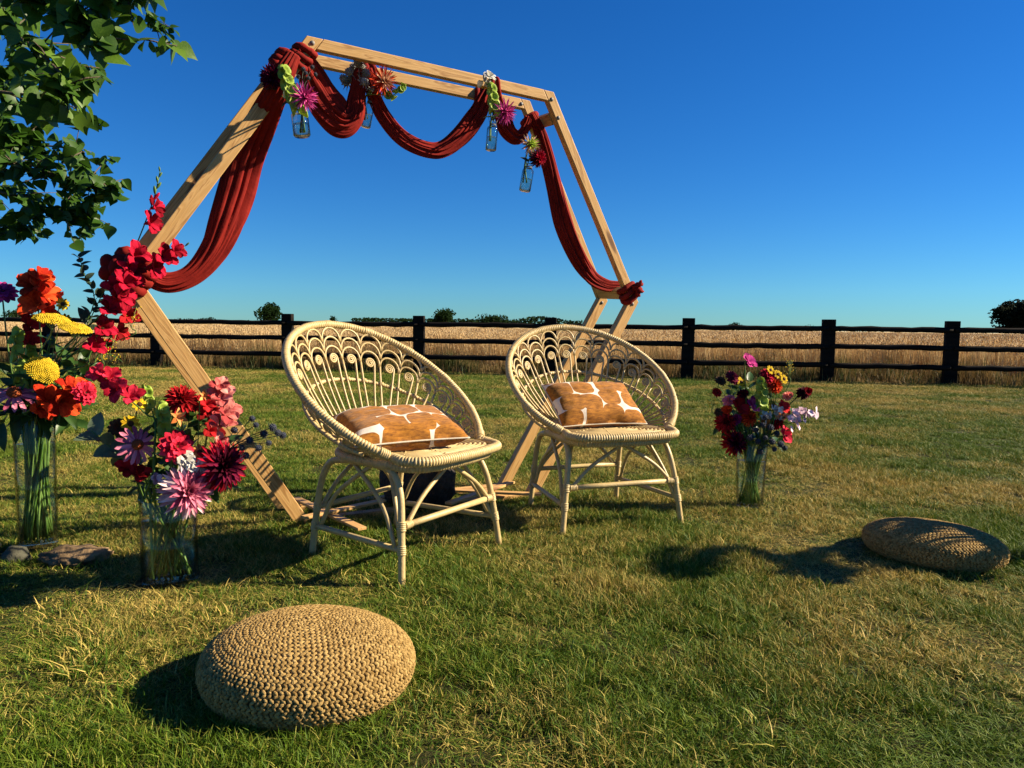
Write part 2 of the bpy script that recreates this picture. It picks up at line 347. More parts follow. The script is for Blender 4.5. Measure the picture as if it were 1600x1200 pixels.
def blades_proto(name, mt, nb, rad, hmin, hmax, wd, lean, segs=3):
    vs = []; fs = []; rn = []
    for b in range(nb):
        a = random.random()*TAU; rr = rad*math.sqrt(random.random()); x, y = rr*math.cos(a), rr*math.sin(a)
        h = random.uniform(hmin, hmax); d = random.random()*TAU; dx, dy = math.cos(d), math.sin(d)
        ln = random.uniform(.1, 1)*lean*h; fw = random.random()*TAU; wx, wy = math.cos(fw), math.sin(fw); b0 = len(vs); r = random.random()
        for j in range(segs+1):
            t = j/segs; q = ln*t**1.8; z = h*(t-.28*lean*t*t*(ln/(lean*h))); ww = wd*(1-t**2)*.5*random.uniform(.9, 1.1)
            if j < segs:
                vs += [(x+dx*q-wx*ww, y+dy*q-wy*ww, z), (x+dx*q+wx*ww, y+dy*q+wy*ww, z)]; rn += [r, r]
            else: vs.append((x+dx*q, y+dy*q, z)); rn.append(r)
        for j in range(segs-1): fs.append([b0+2*j, b0+2*j+1, b0+2*j+3, b0+2*j+2])
        fs.append([b0+2*segs-2, b0+2*segs-1, b0+2*segs])
    me = bpy.data.meshes.new(name); me.from_pydata(vs, [], fs); me.materials.append(mt)
    at_ = me.attributes.new('rnd', 'FLOAT', 'POINT'); at_.data.foreach_set('value', rn)
    return bpy.data.objects.new(name, me)
grass_m = blade_mat('lawn grass', [(.038, .088, .004), (.080, .140, .007), (.18, .21, .020)], [(.27, .195, .04), (.54, .39, .105)], 1.15, .47, .68)
def vase_free(x, y):
    for cx, cy, r in ((-1.85, 2.8, .085), (-1.2, 2.49, .10), (1.22, 3.67, .08), (-1.93, 2.74, .06), (-1.62, 2.68, .12), (-2.03, 2.7, .09)):
        if (x-cx)**2+(y-cy)**2 < r*r: return False
    return True
gp = []; 
def lawn_points():
    P = []
    y = .55
    while y < 15.6:
        dy = .05 if y < 3 else .1
        dens = 980 if y < 2.6 else max(200, 980*(2.6/y)**1.1)
        wx = .85*y+1.3; n = int(dens*dy*2*wx)
        xs = rng.uniform(-wx, wx, n); ys = rng.uniform(y, y+dy, n)
        for a, b in zip(xs, ys):
            if b < fence_y(a)+.45 and vase_free(a, b): P.append((a, b))
        y += dy
    return P
gp = lawn_points()
pos = []; rot = []; scl = []; idx = []
for a, b in gp:
    h = .5*noise.noise((a*3.1, b*3.1, 0))+.4*noise.noise((a*1.1, b*1.1, 5))+.35*noise.noise((a*9, b*9, 3))
    k = max(.14, .80+1.55*h)
    pos.append((a, b, 0)); rot.append((random.uniform(-.15, .15), random.uniform(-.15, .15), random.random()*TAU))
    f = 1 if b < 4 else min(1.9, 1+(b-4)*.09)
    scl.append((f, f, k)); idx.append(random.randrange(5))
protos = [blades_proto('grass_tuft', grass_m, 46, .044, .014, .046, .0027, 1.4) for _ in range(5)]
protos += [blades_proto('lush_tuft', grass_m, 60, .075, .020, .050, .0030, 1.4) for _ in range(3)]
for a, b in gp[::9]:        # taller, denser clumps where the mower missed
    q = noise.noise((a*1.7+9, b*1.7, 2))+.5*noise.noise((a*5, b*5, 7))
    if q > .16: pos.append((a, b, 0)); rot.append((random.uniform(-.2, .2), random.uniform(-.2, .2), random.random()*TAU)); f = random.uniform(.7, 1.15); scl.append((f*1.3, f*1.3, f)); idx.append(5+random.randrange(3))
scatter('lawn_grass', pos, rot, scl, idx, protos)

wheat_m = blade_mat('ripe wheat', [(.52, .35, .15), (.62, .45, .22), (.72, .55, .30)], [(.40, .25, .09), (.66, .48, .24)], .25, .4, .65, .25, .6, .2)
def wheat_proto():
    mb = MB(); rn = []
    for q in range(16):
        a = random.random()*TAU; rr = .16*math.sqrt(random.random()); x, y = rr*math.cos(a), rr*math.sin(a)
        h = random.uniform(.60, .78); d = random.random()*TAU; ln = random.uniform(.02, .16); r = random.random(); v0 = len(mb.v)
        P = [Vector((x, y, 0)), Vector((x+.3*ln*math.cos(d), y+.3*ln*math.sin(d), h*.5)), Vector((x+ln*math.cos(d), y+ln*math.sin(d), h))]
        wv = Vector((math.cos(d+1.2), math.sin(d+1.2), 0))*.0028
        mb.add([P[0]-wv, P[0]+wv, P[1]-wv, P[1]+wv, P[2]-wv, P[2]+wv], [[0, 1, 3, 2], [2, 3, 5, 4]])
        tip = P[2]+Vector((math.cos(d)*.05, math.sin(d)*.05, random.uniform(.02, .075))); mid = P[2].lerp(tip, .45)
        e = [mid+Vector((.008, 0, 0)), mid+Vector((0, .008, 0)), mid-Vector((.008, 0, 0)), mid-Vector((0, .008, 0))]
        mb.add([P[2]]+e+[tip], [[0, 1, 2], [0, 2, 3], [0, 3, 4], [0, 4, 1], [5, 2, 1], [5, 3, 2], [5, 4, 3], [5, 1, 4]])
        l0 = P[0].lerp(P[1], random.uniform(.4, 1.2)); lt = l0+Vector((math.cos(d+2)*.12, math.sin(d+2)*.12, random.uniform(-.1, .1)))
        mb.add([l0-wv*1.6, l0+wv*1.6, lt], [[0, 1, 2]])
        rn += [r]*(len(mb.v)-v0)
    me = mb.mesh('wheat_tuft', wheat_m, False); a = me.attributes.new('rnd', 'FLOAT', 'POINT'); a.data.foreach_set('value', rn)
    return bpy.data.objects.new('wheat_tuft', me)
pos = []; rot = []; scl = []; idx = []
def field_h(x, y): return .004*max(0, y-15)*(1 if y < 90 else 90/y)*(.6+.4*math.sin(x*.02))
y = 11.5
while y < 75:
    dy = .25 if y < 25 else 1.0
    dens = 46 if y < 18 else max(7, 46*(18/y)**1.25)
    wx = .9*y+3; n = int(dens*dy*2*wx)
    for a, b in zip(rng.uniform(-wx, wx, n), rng.uniform(y, y+dy, n)):
        g = b-fence_y(a)
        if g > .75+.25*noise.noise((a*.8, 0, 0)):
            pos.append((a, b, 0)); rot.append((random.uniform(-.06, .06), random.uniform(-.06, .06), random.random()*TAU))
            f = 1 if b < 20 else min(2.6, b/20); s = random.uniform(.82, 1.06)*(1+.05*noise.noise((a*.4, b*.4, 2)))
            scl.append((f, f, s)); idx.append(random.randrange(4))
    y += dy
scatter('wheat', pos, rot, scl, idx, [wheat_proto() for _ in range(4)])
# rough strip of dry weeds along the fence foot
weed_m = blade_mat('rough verge weeds', [(.03, .055, .012), (.07, .085, .02), (.12, .11, .03)], [(.14, .085, .03), (.26, .17, .065)], .9, .38, .52, .3, .6, .2)
pos = []; rot = []; scl = []; idx = []
for _ in range(5200):
    a = random.uniform(-17, 17); g = random.gauss(.42, .24); b = fence_y(a)+g
    s = random.uniform(3.2, 9)*max(.35, .85+.8*noise.noise((a*1.3, b*1.3, 8)))*(.45 if g < .12 else 1)
    pos.append((a, b, 0)); rot.append((0, 0, random.random()*TAU)); scl.append((random.uniform(1.5, 2.6),)*2+(s,)); idx.append(random.randrange(3))
scatter('verge_weeds', pos, rot, scl, idx, [blades_proto('weed_tuft', weed_m, 16, .06, .03, .075, .0042, .9) for _ in range(3)])
# distant surface of the wheat field
fm = MB(); nx, ny = 90, 50; vs = []
for j in range(ny+1):
    yy = 62*(2600/62)**(j/ny)
    for i in range(nx+1):
        xx = (i/nx*2-1)*1.3*yy
        vs.append((xx, yy, .66+.12*noise.noise((xx*.06, yy*.06, 1))+.05*noise.noise((xx*.5, yy*.5, 4))))
fm.add(vs, [[j*(nx+1)+i, j*(nx+1)+i+1, (j+1)*(nx+1)+i+1, (j+1)*(nx+1)+i] for j in range(ny) for i in range(nx)])
tag(fm.build('wheat_field', mat('far wheat', (.46, .33, .15), (.62, .47, .25), .35, .9, 1, 3, coords='Object', bdist=.15)), kind='structure')

# ------------------------------------------------------------------ fence
fence = thing('post_and_rail_fence', 'black three-rail timber fence along the far edge of the lawn', 'fence', (0, fence_y(0), 0))
pxs = [245, 450, 655, 860, 1074, 1293, 1485]
posts = []
for px in pxs:
    r = ray(px, 560)      # meet the fence line
    t = (FL.y-FL.x*FD.y/FD.x)/(r.y-r.x*FD.y/FD.x); posts.append(r.x*t)
step = (posts[-1]-posts[0])/6
posts = [posts[0]-step*k for k in (5, 4, 3, 2, 1)]+posts+[posts[-1]+step*k for k in (1, 2, 3)]
fa = math.atan2(FD.y, FD.x)
for i, x in enumerate(posts):
    hgt = 1.10+random.uniform(-.02, .02); mb = MB()
    w0 = .215; n = 7
    mb.box((0, 0, hgt/2), w0, .12, hgt)
    M = Matrix.Translation((x, fence_y(x)-fence_y(0), 0)) @ Matrix.Rotation(fa+random.uniform(-.04, .04), 4, 'Z') @ Matrix.Rotation(random.uniform(-.008, .008), 4, 'Y')
    bevel(mb.build('post', M_['creosote'], fence, M, False), .008)
for i in range(len(posts)-1):
    x0, x1 = posts[i]+.02, posts[i+1]-.02; L_ = math.hypot(x1-x0, fence_y(x1)-fence_y(x0))
    for z in (.935, .630, .312):
        P = [(L_*k/12, random.uniform(-.006, .006), random.uniform(-.008, .008)) for k in range(13)]
        rr = [.046+random.uniform(-.004, .004) for _ in P]
        mb = MB().tube(P, rr, 10, flat=1.0)
        M = Matrix.Translation((x0, fence_y(x0)-fence_y(0)-.045, z+random.uniform(-.012, .012))) @ Matrix.Rotation(fa, 4, 'Z')
        mb.build('rail', M_['creosote'], fence, M)

# ------------------------------------------------------------------ distant trees
def far_tree(label, px, pyb, wpx, hpx, Y, mt='far_leaf', lobes=7, n=1500, seed=1, cat='tree'):
    rs = random.Random(seed); k = Y/F
    base = at(px, pyb, Y); W = wpx*k; Hh = hpx*k; z0 = max(0, base.z)
    t = thing('distant_tree', label, cat, (base.x, Y, 0))
    mb = MB(); top = z0+Hh
    mb.tube([(0, 0, 0), (0, 0, z0+.25*Hh), (.02*W, 0, z0+.6*Hh)], [.04*W+.1, .03*W+.08, .01*W], 7)
    for q in range(4):
        a = q*1.6; mb.tube([(0, 0, z0+.2*Hh), (.25*W*math.cos(a), .25*W*math.sin(a), z0+.6*Hh)], [.02*W, .005*W], 5)
    mb.build('trunk', M_['bark'], t)
    cb = MB(); L = []
    for q in range(lobes):
        a = rs.random()*TAU; rr = rs.uniform(0, .30)*W
        L.append((rr*math.cos(a), rr*math.sin(a)*.8, z0+Hh*rs.uniform(.26, .72), rs.uniform(.20, .31)))
    L.append((0, 0, z0+.42*Hh, .36))
    for q in range(n):
        c = rs.choice(L); d = Vector((rs.gauss(0, 1), rs.gauss(0, 1), rs.gauss(0, 1))).normalized()*(rs.random()**.4)
        p = Vector((c[0]+d.x*c[3]*W, c[1]+d.y*c[3]*W, c[2]+d.z*c[3]*Hh*1.0))
        if p.z < .1: p.z = .1+rs.random()*.3
        if p.z > top: p.z = top-rs.random()*.05*Hh
        s = .058*max(W*.5, Hh)*rs.uniform(.5, 1.3)
        u = Vector((rs.gauss(0, 1), rs.gauss(0, 1), rs.gauss(0, 1))).normalized(); v = u.orthogonal().normalized()
        cb.add([p-u*s, p+v*s*.6, p+u*s, p-v*s*.6], [[0, 1, 2, 3]])
    cb.build('crown', M_[mt], t, smooth=False)
    return t
far_tree('round-crowned tree on the horizon left of the second fence post from the left', 424, 516, 52, 43, 160, seed=3)
far_tree('pair-topped tree on the horizon right of the third fence post from the left', 692, 522, 50, 36, 190, seed=4)
far_tree('low broad tree on the horizon behind the right chair, left of its hoop', 770, 522, 64, 28, 190, seed=5)
far_tree('small round tree on the horizon between the posts right of the right chair', 1145, 521, 34, 20, 170, seed=6, n=900)
far_tree('lone low bush on the horizon left of the sixth fence post', 1263, 522, 34, 17, 200, seed=7, n=700)
far_tree('flat low bush on the horizon right of the arch leg', 1015, 522, 46, 9, 200, seed=8, n=700)
far_tree('tiny flat bush on the horizon between the two rightmost posts', 1404, 521, 22, 6, 260, seed=18, n=400)
far_tree('low bush on the horizon right of the leftmost visible fence post', 322, 515, 46, 17, 190, seed=9, n=900)
far_tree('small bush on the horizon left of the leftmost visible fence post', 285, 515, 36, 15, 200, seed=19, n=700)
far_tree('small bush low beside the round-crowned horizon tree', 390, 516, 14, 10, 170, seed=20, n=400)
far_tree('thin-topped small tree on the horizon behind the left chair back', 520, 517, 16, 23, 190, seed=10, n=500)
far_tree('low bush on the horizon just right of the left chair top', 585, 518, 50, 13, 190, seed=11, n=800)
far_tree('dark bush on the horizon behind the tall flower vase', 28, 512, 56, 30, 150, seed=12, n=900)
far_tree('big near-black tree at the right edge of the field', 1600, 524, 108, 62, 90, 'dark_far_leaf', 12, 7000, 13)
hb = MB(); rs = random.Random(5)
for q in range(7000):
    x = rs.uniform(-90, 40) if q < 4200 else rs.uniform(-330, 420); yy = 420+.06*x+rs.uniform(-6, 6); hh = (2.6+3.4*max(0, noise.noise((x*.03, 0, 3))))*(1.7 if q < 4200 else .7)
    p = Vector((x, yy, .5+rs.random()*hh)); s = rs.uniform(.4, 1.1); u = Vector((rs.gauss(0, 1), rs.gauss(0, 1), rs.gauss(0, .6))).normalized(); v = u.orthogonal().normalized()
    hb.add([p-u*s, p+v*s*.7, p+u*s, p-v*s*.7], [[0, 1, 2, 3]])
tag(hb.build('far_hedgerow', M_['far_leaf'], smooth=False), kind='stuff')

# ------------------------------------------------------------------ hexagonal arch
near = [(-.859, 3.101, 2.085), (.186, 3.676, 2.052), (.691, 4.039, 1.046), (.150, 3.830, .023), (-.971, 3.216, .016), (-1.508, 2.833, 1.056)]
farv = [(-1.006, 3.308, 2.108), (.075, 3.903, 2.077), (.549, 4.250, 1.059), (-.004, 4.037, .020), (-1.111, 3.430, .018), (-1.659, 3.038, 1.083)]
YAW, GAP, TL = .5013, .254, -.0749
AD = Vector((math.cos(YAW), math.sin(YAW), 0)); AN0 = Vector((-math.sin(YAW), math.cos(YAW), 0))
AU = (Vector((0, 0, 1))+TL*AN0).normalized(); AN = AD.cross(AU)*-1
if AN.dot(AN0) < 0: AN = -AN
A0 = Vector((-.4208, 3.5189, 0))
arch = thing('hexagon_arch', 'double hexagon arch of pale pine beams standing behind the chairs', 'wedding arch', A0)
def line_x(p, d, q, e):
    den = d[0]*e[1]-d[1]*e[0]; t = ((q[0]-p[0])*e[1]-(q[1]-p[1])*e[0])/den; return (p[0]+d[0]*t, p[1]+d[1]*t)
BW, BT = .058, .042
BWS = [.047, .046, .056, .05, .060, .057]
def hex_frame(V, off, key):
    P0 = A0+AN0*off
    uv = [((Vector(v)-P0).dot(AD), (Vector(v)-P0).dot(AU)) for v in V]
    P0 = P0+AN*(BT/2)
    n = 6; cen = (sum(p[0] for p in uv)/6, sum(p[1] for p in uv)/6)
    dirs = []; inn = []
    for i in range(n):
        a, b = uv[i], uv[(i+1) % n]; d = (b[0]-a[0], b[1]-a[1]); l = math.hypot(*d); d = (d[0]/l, d[1]/l); nn = (-d[1], d[0])
        if (cen[0]-a[0])*nn[0]+(cen[1]-a[1])*nn[1] < 0: nn = (-nn[0], -nn[1])
        dirs.append(d); inn.append((a[0]+nn[0]*BWS[i], a[1]+nn[1]*BWS[i]))
    owner = {0: 5, 1: 1, 2: 2, 3: 2, 4: 4, 5: 4}      # which beam (starting at vertex i) runs through each corner
    for i in range(n):
        j = (i+1) % n; pv = (i-1) % n; nx_ = j
        # start corner i (beams pv and i), end corner j (beams i and j)
        if owner[i] == i: so, si = uv[i], line_x(inn[i], dirs[i], uv[pv], dirs[pv])
        else: so, si = line_x(uv[i], dirs[i], inn[pv], dirs[pv]), line_x(inn[i], dirs[i], inn[pv], dirs[pv])
        if owner[j] == i: eo, ei = uv[j], line_x(inn[i], dirs[i], uv[nx_], dirs[nx_])
        else: eo, ei = line_x(uv[i], dirs[i], inn[nx_], dirs[nx_]), line_x(inn[i], dirs[i], inn[nx_], dirs[nx_])
        X = AD*dirs[i][0]+AU*dirs[i][1]; Y = AN.cross(X); Mw = Matrix((X, Y, AN)).transposed().to_4x4()
        o = P0+AD*so[0]+AU*so[1]; Mw.translation = o-A0
        dz = Vector((0, 0, -.045 if i == 3 else 0)); inv = Mw.inverted(); q = [inv @ (P0+AD*p[0]+AU*p[1]-A0) for p in (so, eo, ei, si)]
        g = .0012; sx = [g, -g, -g, g]
        vs = [Vector((p.x+s_, p.y, -BT/2)) for p, s_ in zip(q, sx)]+[Vector((p.x+s_, p.y, BT/2)) for p, s_ in zip(q, sx)]
        fs = [[0, 1, 2, 3], [7, 6, 5, 4], [0, 4, 5, 1], [1, 5, 6, 2], [2, 6, 7, 3], [3, 7, 4, 0]]
        mb = MB().add(vs, fs); bm = bmesh.new(); me = mb.mesh('beam', M_['wood'], False); bm.from_mesh(me); bmesh.ops.recalc_face_normals(bm, faces=bm.faces); bm.to_mesh(me); bm.free()
        Mw.translation += dz; bevel(obj('beam', me, arch, Mw), .003)
    return uv, P0, dirs
uvN, PN, dN = hex_frame(near, 0, 'near'); uvF, PF, dF = hex_frame(farv, GAP, 'far')
def on_arch(P0, uv): return P0+AD*uv[0]+AU*uv[1]
def spacer(i, t, inset=.034, sz=.04):
    """block joining the near and far frames on beam i at fraction t"""
    def pt(uv, P0):
        a, b = uv[i], uv[(i+1) % 6]; p = (a[0]+(b[0]-a[0])*t, a[1]+(b[1]-a[1])*t); c = (sum(q[0] for q in uv)/6, sum(q[1] for q in uv)/6)
        d = (c[0]-p[0], c[1]-p[1]); l = math.hypot(*d); return on_arch(P0, (p[0]+d[0]/l*inset, p[1]+d[1]/l*inset))
    a, b = pt(uvN, PN), pt(uvF, PF); d = b-a; X = d.normalized(); l = d.length-BT
    Bd = AD*dN[i][0]+AU*dN[i][1]; Y = (Bd-X*Bd.dot(X)).normalized(); M = Matrix((X, Y, X.cross(Y))).transposed().to_4x4(); M.translation = (a+b)/2-A0
    bevel(MB().box((0, 0, 0), l, .058, sz).build('spacer_block', M_['wood'], arch, M, False), .002)
spacer(1, .085); spacer(1, .955); spacer(5, .94); spacer(5, .06); 
def bolt(P0, uv, i, t, side=-1, inset=.033, end=.0):
    a, b = uv[i], uv[(i+1) % 6]; p = (a[0]+(b[0]-a[0])*t, a[1]+(b[1]-a[1])*t); c = (sum(q[0] for q in uv)/6, sum(q[1] for q in uv)/6)
    d = (c[0]-p[0], c[1]-p[1]); l = math.hypot(*d); w_ = on_arch(P0, (p[0]+d[0]/l*inset, p[1]+d[1]/l*inset))+AN*side*(BT/2)
    mb = MB().lathe([(0, 0), (.010, 0), (.010, .0015), (.007, .002), (.006, .005), (.003, .006), (0, .006)], 12)
    mb.build('bolt', M_['steel'], arch, frame(AN*side, AU, w_-A0))
bolt(PN, uvN, 0, .006, inset=.03); bolt(PN, uvN, 1, .012, inset=.03); bolt(PN, uvN, 1, .09, inset=.034); bolt(PN, uvN, 2, .012, inset=.035); bolt(PF, uvF, 0, .972, inset=.03); bolt(PF, uvF, 2, .012, inset=.035); bolt(PN, uvN, 2, .5)
bolt(PN, uvN, 5, .1)
# crossed laths bracing both feet on the ground
def lath(a, b, z, wdt=.04, th=.012):
    a = Vector((*a, z)); b = Vector((*b, z+.004)); d = b-a; X = d.normalized(); Y = Vector((0, 0, 1)).cross(X).normalized()
    M = Matrix((X, Y, X.cross(Y))).transposed().to_4x4(); M.translation = (a+b)/2-A0
    bevel(MB().box((0, 0, 0), d.length, wdt, th).build('lath', M_['wood'], arch, M, False), .0015)
def xy(px, py, z=.05): q = ground_pt(px, py, z); return (q.x, q.y)
lath(xy(462, 777), xy(566, 826), .045); lath(xy(474, 812), xy(600, 786), .060)
lath(xy(690, 764), xy(846, 772), .045); lath(xy(700, 790), xy(800, 757), .060)

# dark lump weighing the base down
def rock(name, label, cat, loc, sx, sy, sz, mt, seed, sub=4, rough=.22, mesh_part=None):
    bm = bmesh.new(); bmesh.ops.create_icosphere(bm, subdivisions=sub, radius=1)
    for v in bm.verts:
        p = v.co.copy(); n_ = noise.fractal(p*1.3+Vector((seed*7.1, 0, 0)), 1, 2, 4)+.25*noise.cell(p*2.2+Vector((seed, 3, 0)))
        v.co = p*(1+rough*n_); v.co.x *= sx; v.co.y *= sy; v.co.z *= sz
    me = bpy.data.meshes.new(name); bm.to_mesh(me); bm.free(); me.materials.append(mt)
    me.polygons.foreach_set('use_smooth', [True]*len(me.polygons))
    o = obj(name, me); o.location = loc; return tag(o, label, cat)
lp = ground_pt(650, 800)
wt = rock('weight', 'dark rough lump weighing down the arch base behind the left chair', 'weight', (lp.x, lp.y+.14, .12), .19, .17, .19, M_['black_lump'], 2)
rock('stone', 'flat tan stone with a pale top at the foot of the tall vase', 'stone', (-1.63, 2.69, .02), .11, .075, .042, M_['stone'], 4, rough=.36)
rock('stone', 'rounded grey stone at the left frame edge under the tall vase', 'stone', (-2.02, 2.70, .03), .075, .06, .055, M_['stone_grey'], 5, rough=.36)
rock('stone', 'small brown stone wedged between the tan and grey stones', 'stone', (-1.84, 2.66, .02), .05, .04, .045, M_['stone_grey'], 6, 3)

# ------------------------------------------------------------------ drape
drape = thing('drape', 'rust red chiffon drape looped in swags round the arch', 'drape', A0)
def mid_arch(px, py, off):
    P0 = A0+AN0*off; r = ray(px, py); n_ = AD.cross(AU); t = (P0-CAM).dot(n_)/r.dot(n_); return CAM+r*t
def swag(name, pts, off, folds=6, seed=0, fold_amp=.26, flat=.5, n=110, nt_=110):
    rs = random.Random(seed)
    P = []; W = []
    for p in pts:
        o_ = off+(p[3] if len(p) > 3 else 0); q = mid_arch(p[0], p[1], o_); P.append(tuple(q-A0)); W.append(p[2]*.9*(q.y/F)/2)
    path = cr(P, n); wd = np.interp(np.linspace(0, 1, n), np.linspace(0, 1, len(W)), W)
    k = np.ones(9)/9; wd = np.convolve(np.pad(wd, 4, 'edge'), k, 'valid')
    T = np.gradient(path, axis=0); T /= np.linalg.norm(T, axis=1)[:, None]
    Nn = np.array(AN); vs = []; ph = [rs.random()*TAU for _ in range(4)]
    for i in range(n):
        s = i/(n-1); Wv = np.cross(T[i], Nn); Wv /= np.linalg.norm(Wv)
        for q in range(nt_):
            th = TAU*q/nt_
            f1 = abs(math.sin(folds/2*th+ph[0]+1.1*math.sin(2.2*s*math.pi+ph[1])+.5*noise.noise((s*5, seed, th))))
            f2 = math.sin((folds+3)*th+ph[2]+2.5*s); f3 = math.sin((2*folds+5)*th+ph[3]-3*s)
            m_ = 1-fold_amp+fold_amp*(1.3*f1**.6)*(.75+.7*noise.noise((math.cos(th)*1.5, math.sin(th)*1.5+3, seed+s*2.2)))+.09*f2+.055*f3+.10*noise.noise((s*7, math.cos(th)*1.4, seed+math.sin(th)*1.4))
            a = wd[i]*m_*math.cos(th); b = max(wd[i]*flat, .012)*m_*math.sin(th)
            vs.append(tuple(path[i]+Wv*a+Nn*b))
    fs = [[i*nt_+q, i*nt_+(q+1) % nt_, (i+1)*nt_+(q+1) % nt_, (i+1)*nt_+q] for i in range(n-1) for q in range(nt_)]
    fs += [list(range(nt_))[::-1], [(n-1)*nt_+q for q in range(nt_)]]
    return MB().add(vs, fs).build(name, M_['cloth'], drape)
OM = GAP*.5
swag('swag', [(460, 84, 20, -.19), (447, 110, 30, -.19), (430, 148, 40, -.17), (410, 190, 50, -.07), (386, 245, 58, .02), (370, 300, 60, .02), (354, 345, 54, 0), (332, 392, 42), (300, 428, 34), (262, 441, 34), (228, 428, 32), (194, 412, 30)], OM, 11, 1, .36, .5)
swag('swag', [(464, 80, 22, -.1), (474, 100, 36, -.06), (490, 132, 50), (510, 166, 56), (533, 188, 50), (552, 180, 34), (557, 150, 28), (562, 118, 22), (568, 104, 18)], OM-.03, 12, 2, .40, .6)
swag('swag', [(572, 108, 16), (584, 146, 22), (602, 184, 24), (634, 219, 25), (680, 235, 27), (714, 218, 33), (740, 186, 36), (758, 152, 28), (770, 124, 16)], OM, 9, 3, .36, .85)
swag('swag', [(772, 130, 14), (780, 168, 22), (790, 198, 30), (806, 214, 26), (818, 206, 16), (826, 184, 16)], OM, 8, 4, .34, .85)
swag('swag', [(830, 178, 16), (843, 205, 22), (855, 245, 25), (866, 290, 27), (880, 350, 35), (900, 398, 31), (922, 432, 22), (945, 446, 17), (966, 448, 15), (984, 450, 16)], OM, 9, 5, .36, .85)
def loop_round(i, t, uv, P0, rad, seed, turns=3):
    """cloth wound round a beam"""
    a, b = uv[i], uv[(i+1) % 6]; p = (a[0]+(b[0]-a[0])*t, a[1]+(b[1]-a[1])*t); c = (sum(q[0] for q in uv)/6, sum(q[1] for q in uv)/6)
    d = (c[0]-p[0], c[1]-p[1]); l = math.hypot(*d); ctr = on_arch(P0, (p[0]+d[0]/l*.033, p[1]+d[1]/l*.033))-A0
    X = AD*dN[i][0]+AU*dN[i][1]; Y = AN.cross(X); mb = MB()
    for q in range(turns):
        P = []; sh = (q-(turns-1)/2)*.028
        for k in range(28):
            th = TAU*k/28; cx, cy = math.cos(th), math.sin(th); se = lambda v: math.copysign(abs(v)**.6, v)
            P.append(ctr+X*(sh+.012*math.sin(th+q))+Y*se(cx)*(BW/2+rad*.6)+AN*se(cy)*(BT/2+rad*.6))
        mb.tube(P, [rad*(1+.25*noise.noise((k*.6, q, seed))) for k in range(28)], 8, closed=True)
    mb.build('loop', M_['cloth'], drape)
loop_round(5, .945, uvN, PN, .014, 1, 3); loop_round(5, .97, uvF, PF, .02, 2, 3); loop_round(0, .29, uvF, PF, .014, 3, 3); loop_round(0, .745, uvN, PN, .010, 4, 2); loop_round(0, .78, uvF, PF, .012, 14, 2)
loop_round(1, .95, uvN, PN, .016, 5, 3); loop_round(5, .03, uvN, PN, .026, 6, 4); loop_round(5, .04, uvF, PF, .03, 7, 4); loop_round(1, .07, uvF, PF, .015, 9, 2)
# ruffled tail at the right corner, bunched knot at the left corner
tb = MB(); q0 = mid_arch(990, 450, -.03)-A0
for k in range(7):
    d = AD*random.uniform(.3, 1)+AU*random.uniform(-.7, .7)-AN*random.uniform(0, .8); d.normalize(); s_ = d.orthogonal().normalized()
    P = [q0+d*.055*t+s_*.012*math.sin(5*t+k) for t in np.linspace(0, 1, 6)]
    tb.tube(P, [.010, .014, .018, .021, .019, .012], 8, flat=.45)
tb.build('tail', M_['cloth'], drape)
kb = MB(); q0 = mid_arch(182, 420, .1)-A0
for k in range(9):
    d = Vector((random.gauss(0, 1), random.gauss(0, 1), random.gauss(0, 1))).normalized()*.035
    kb.ell(q0+d, .038, .026, .03, 12, 8, Matrix.Rotation(random.random()*3, 3, 'Y'))
kb.build('knot', M_['cloth'], drape)

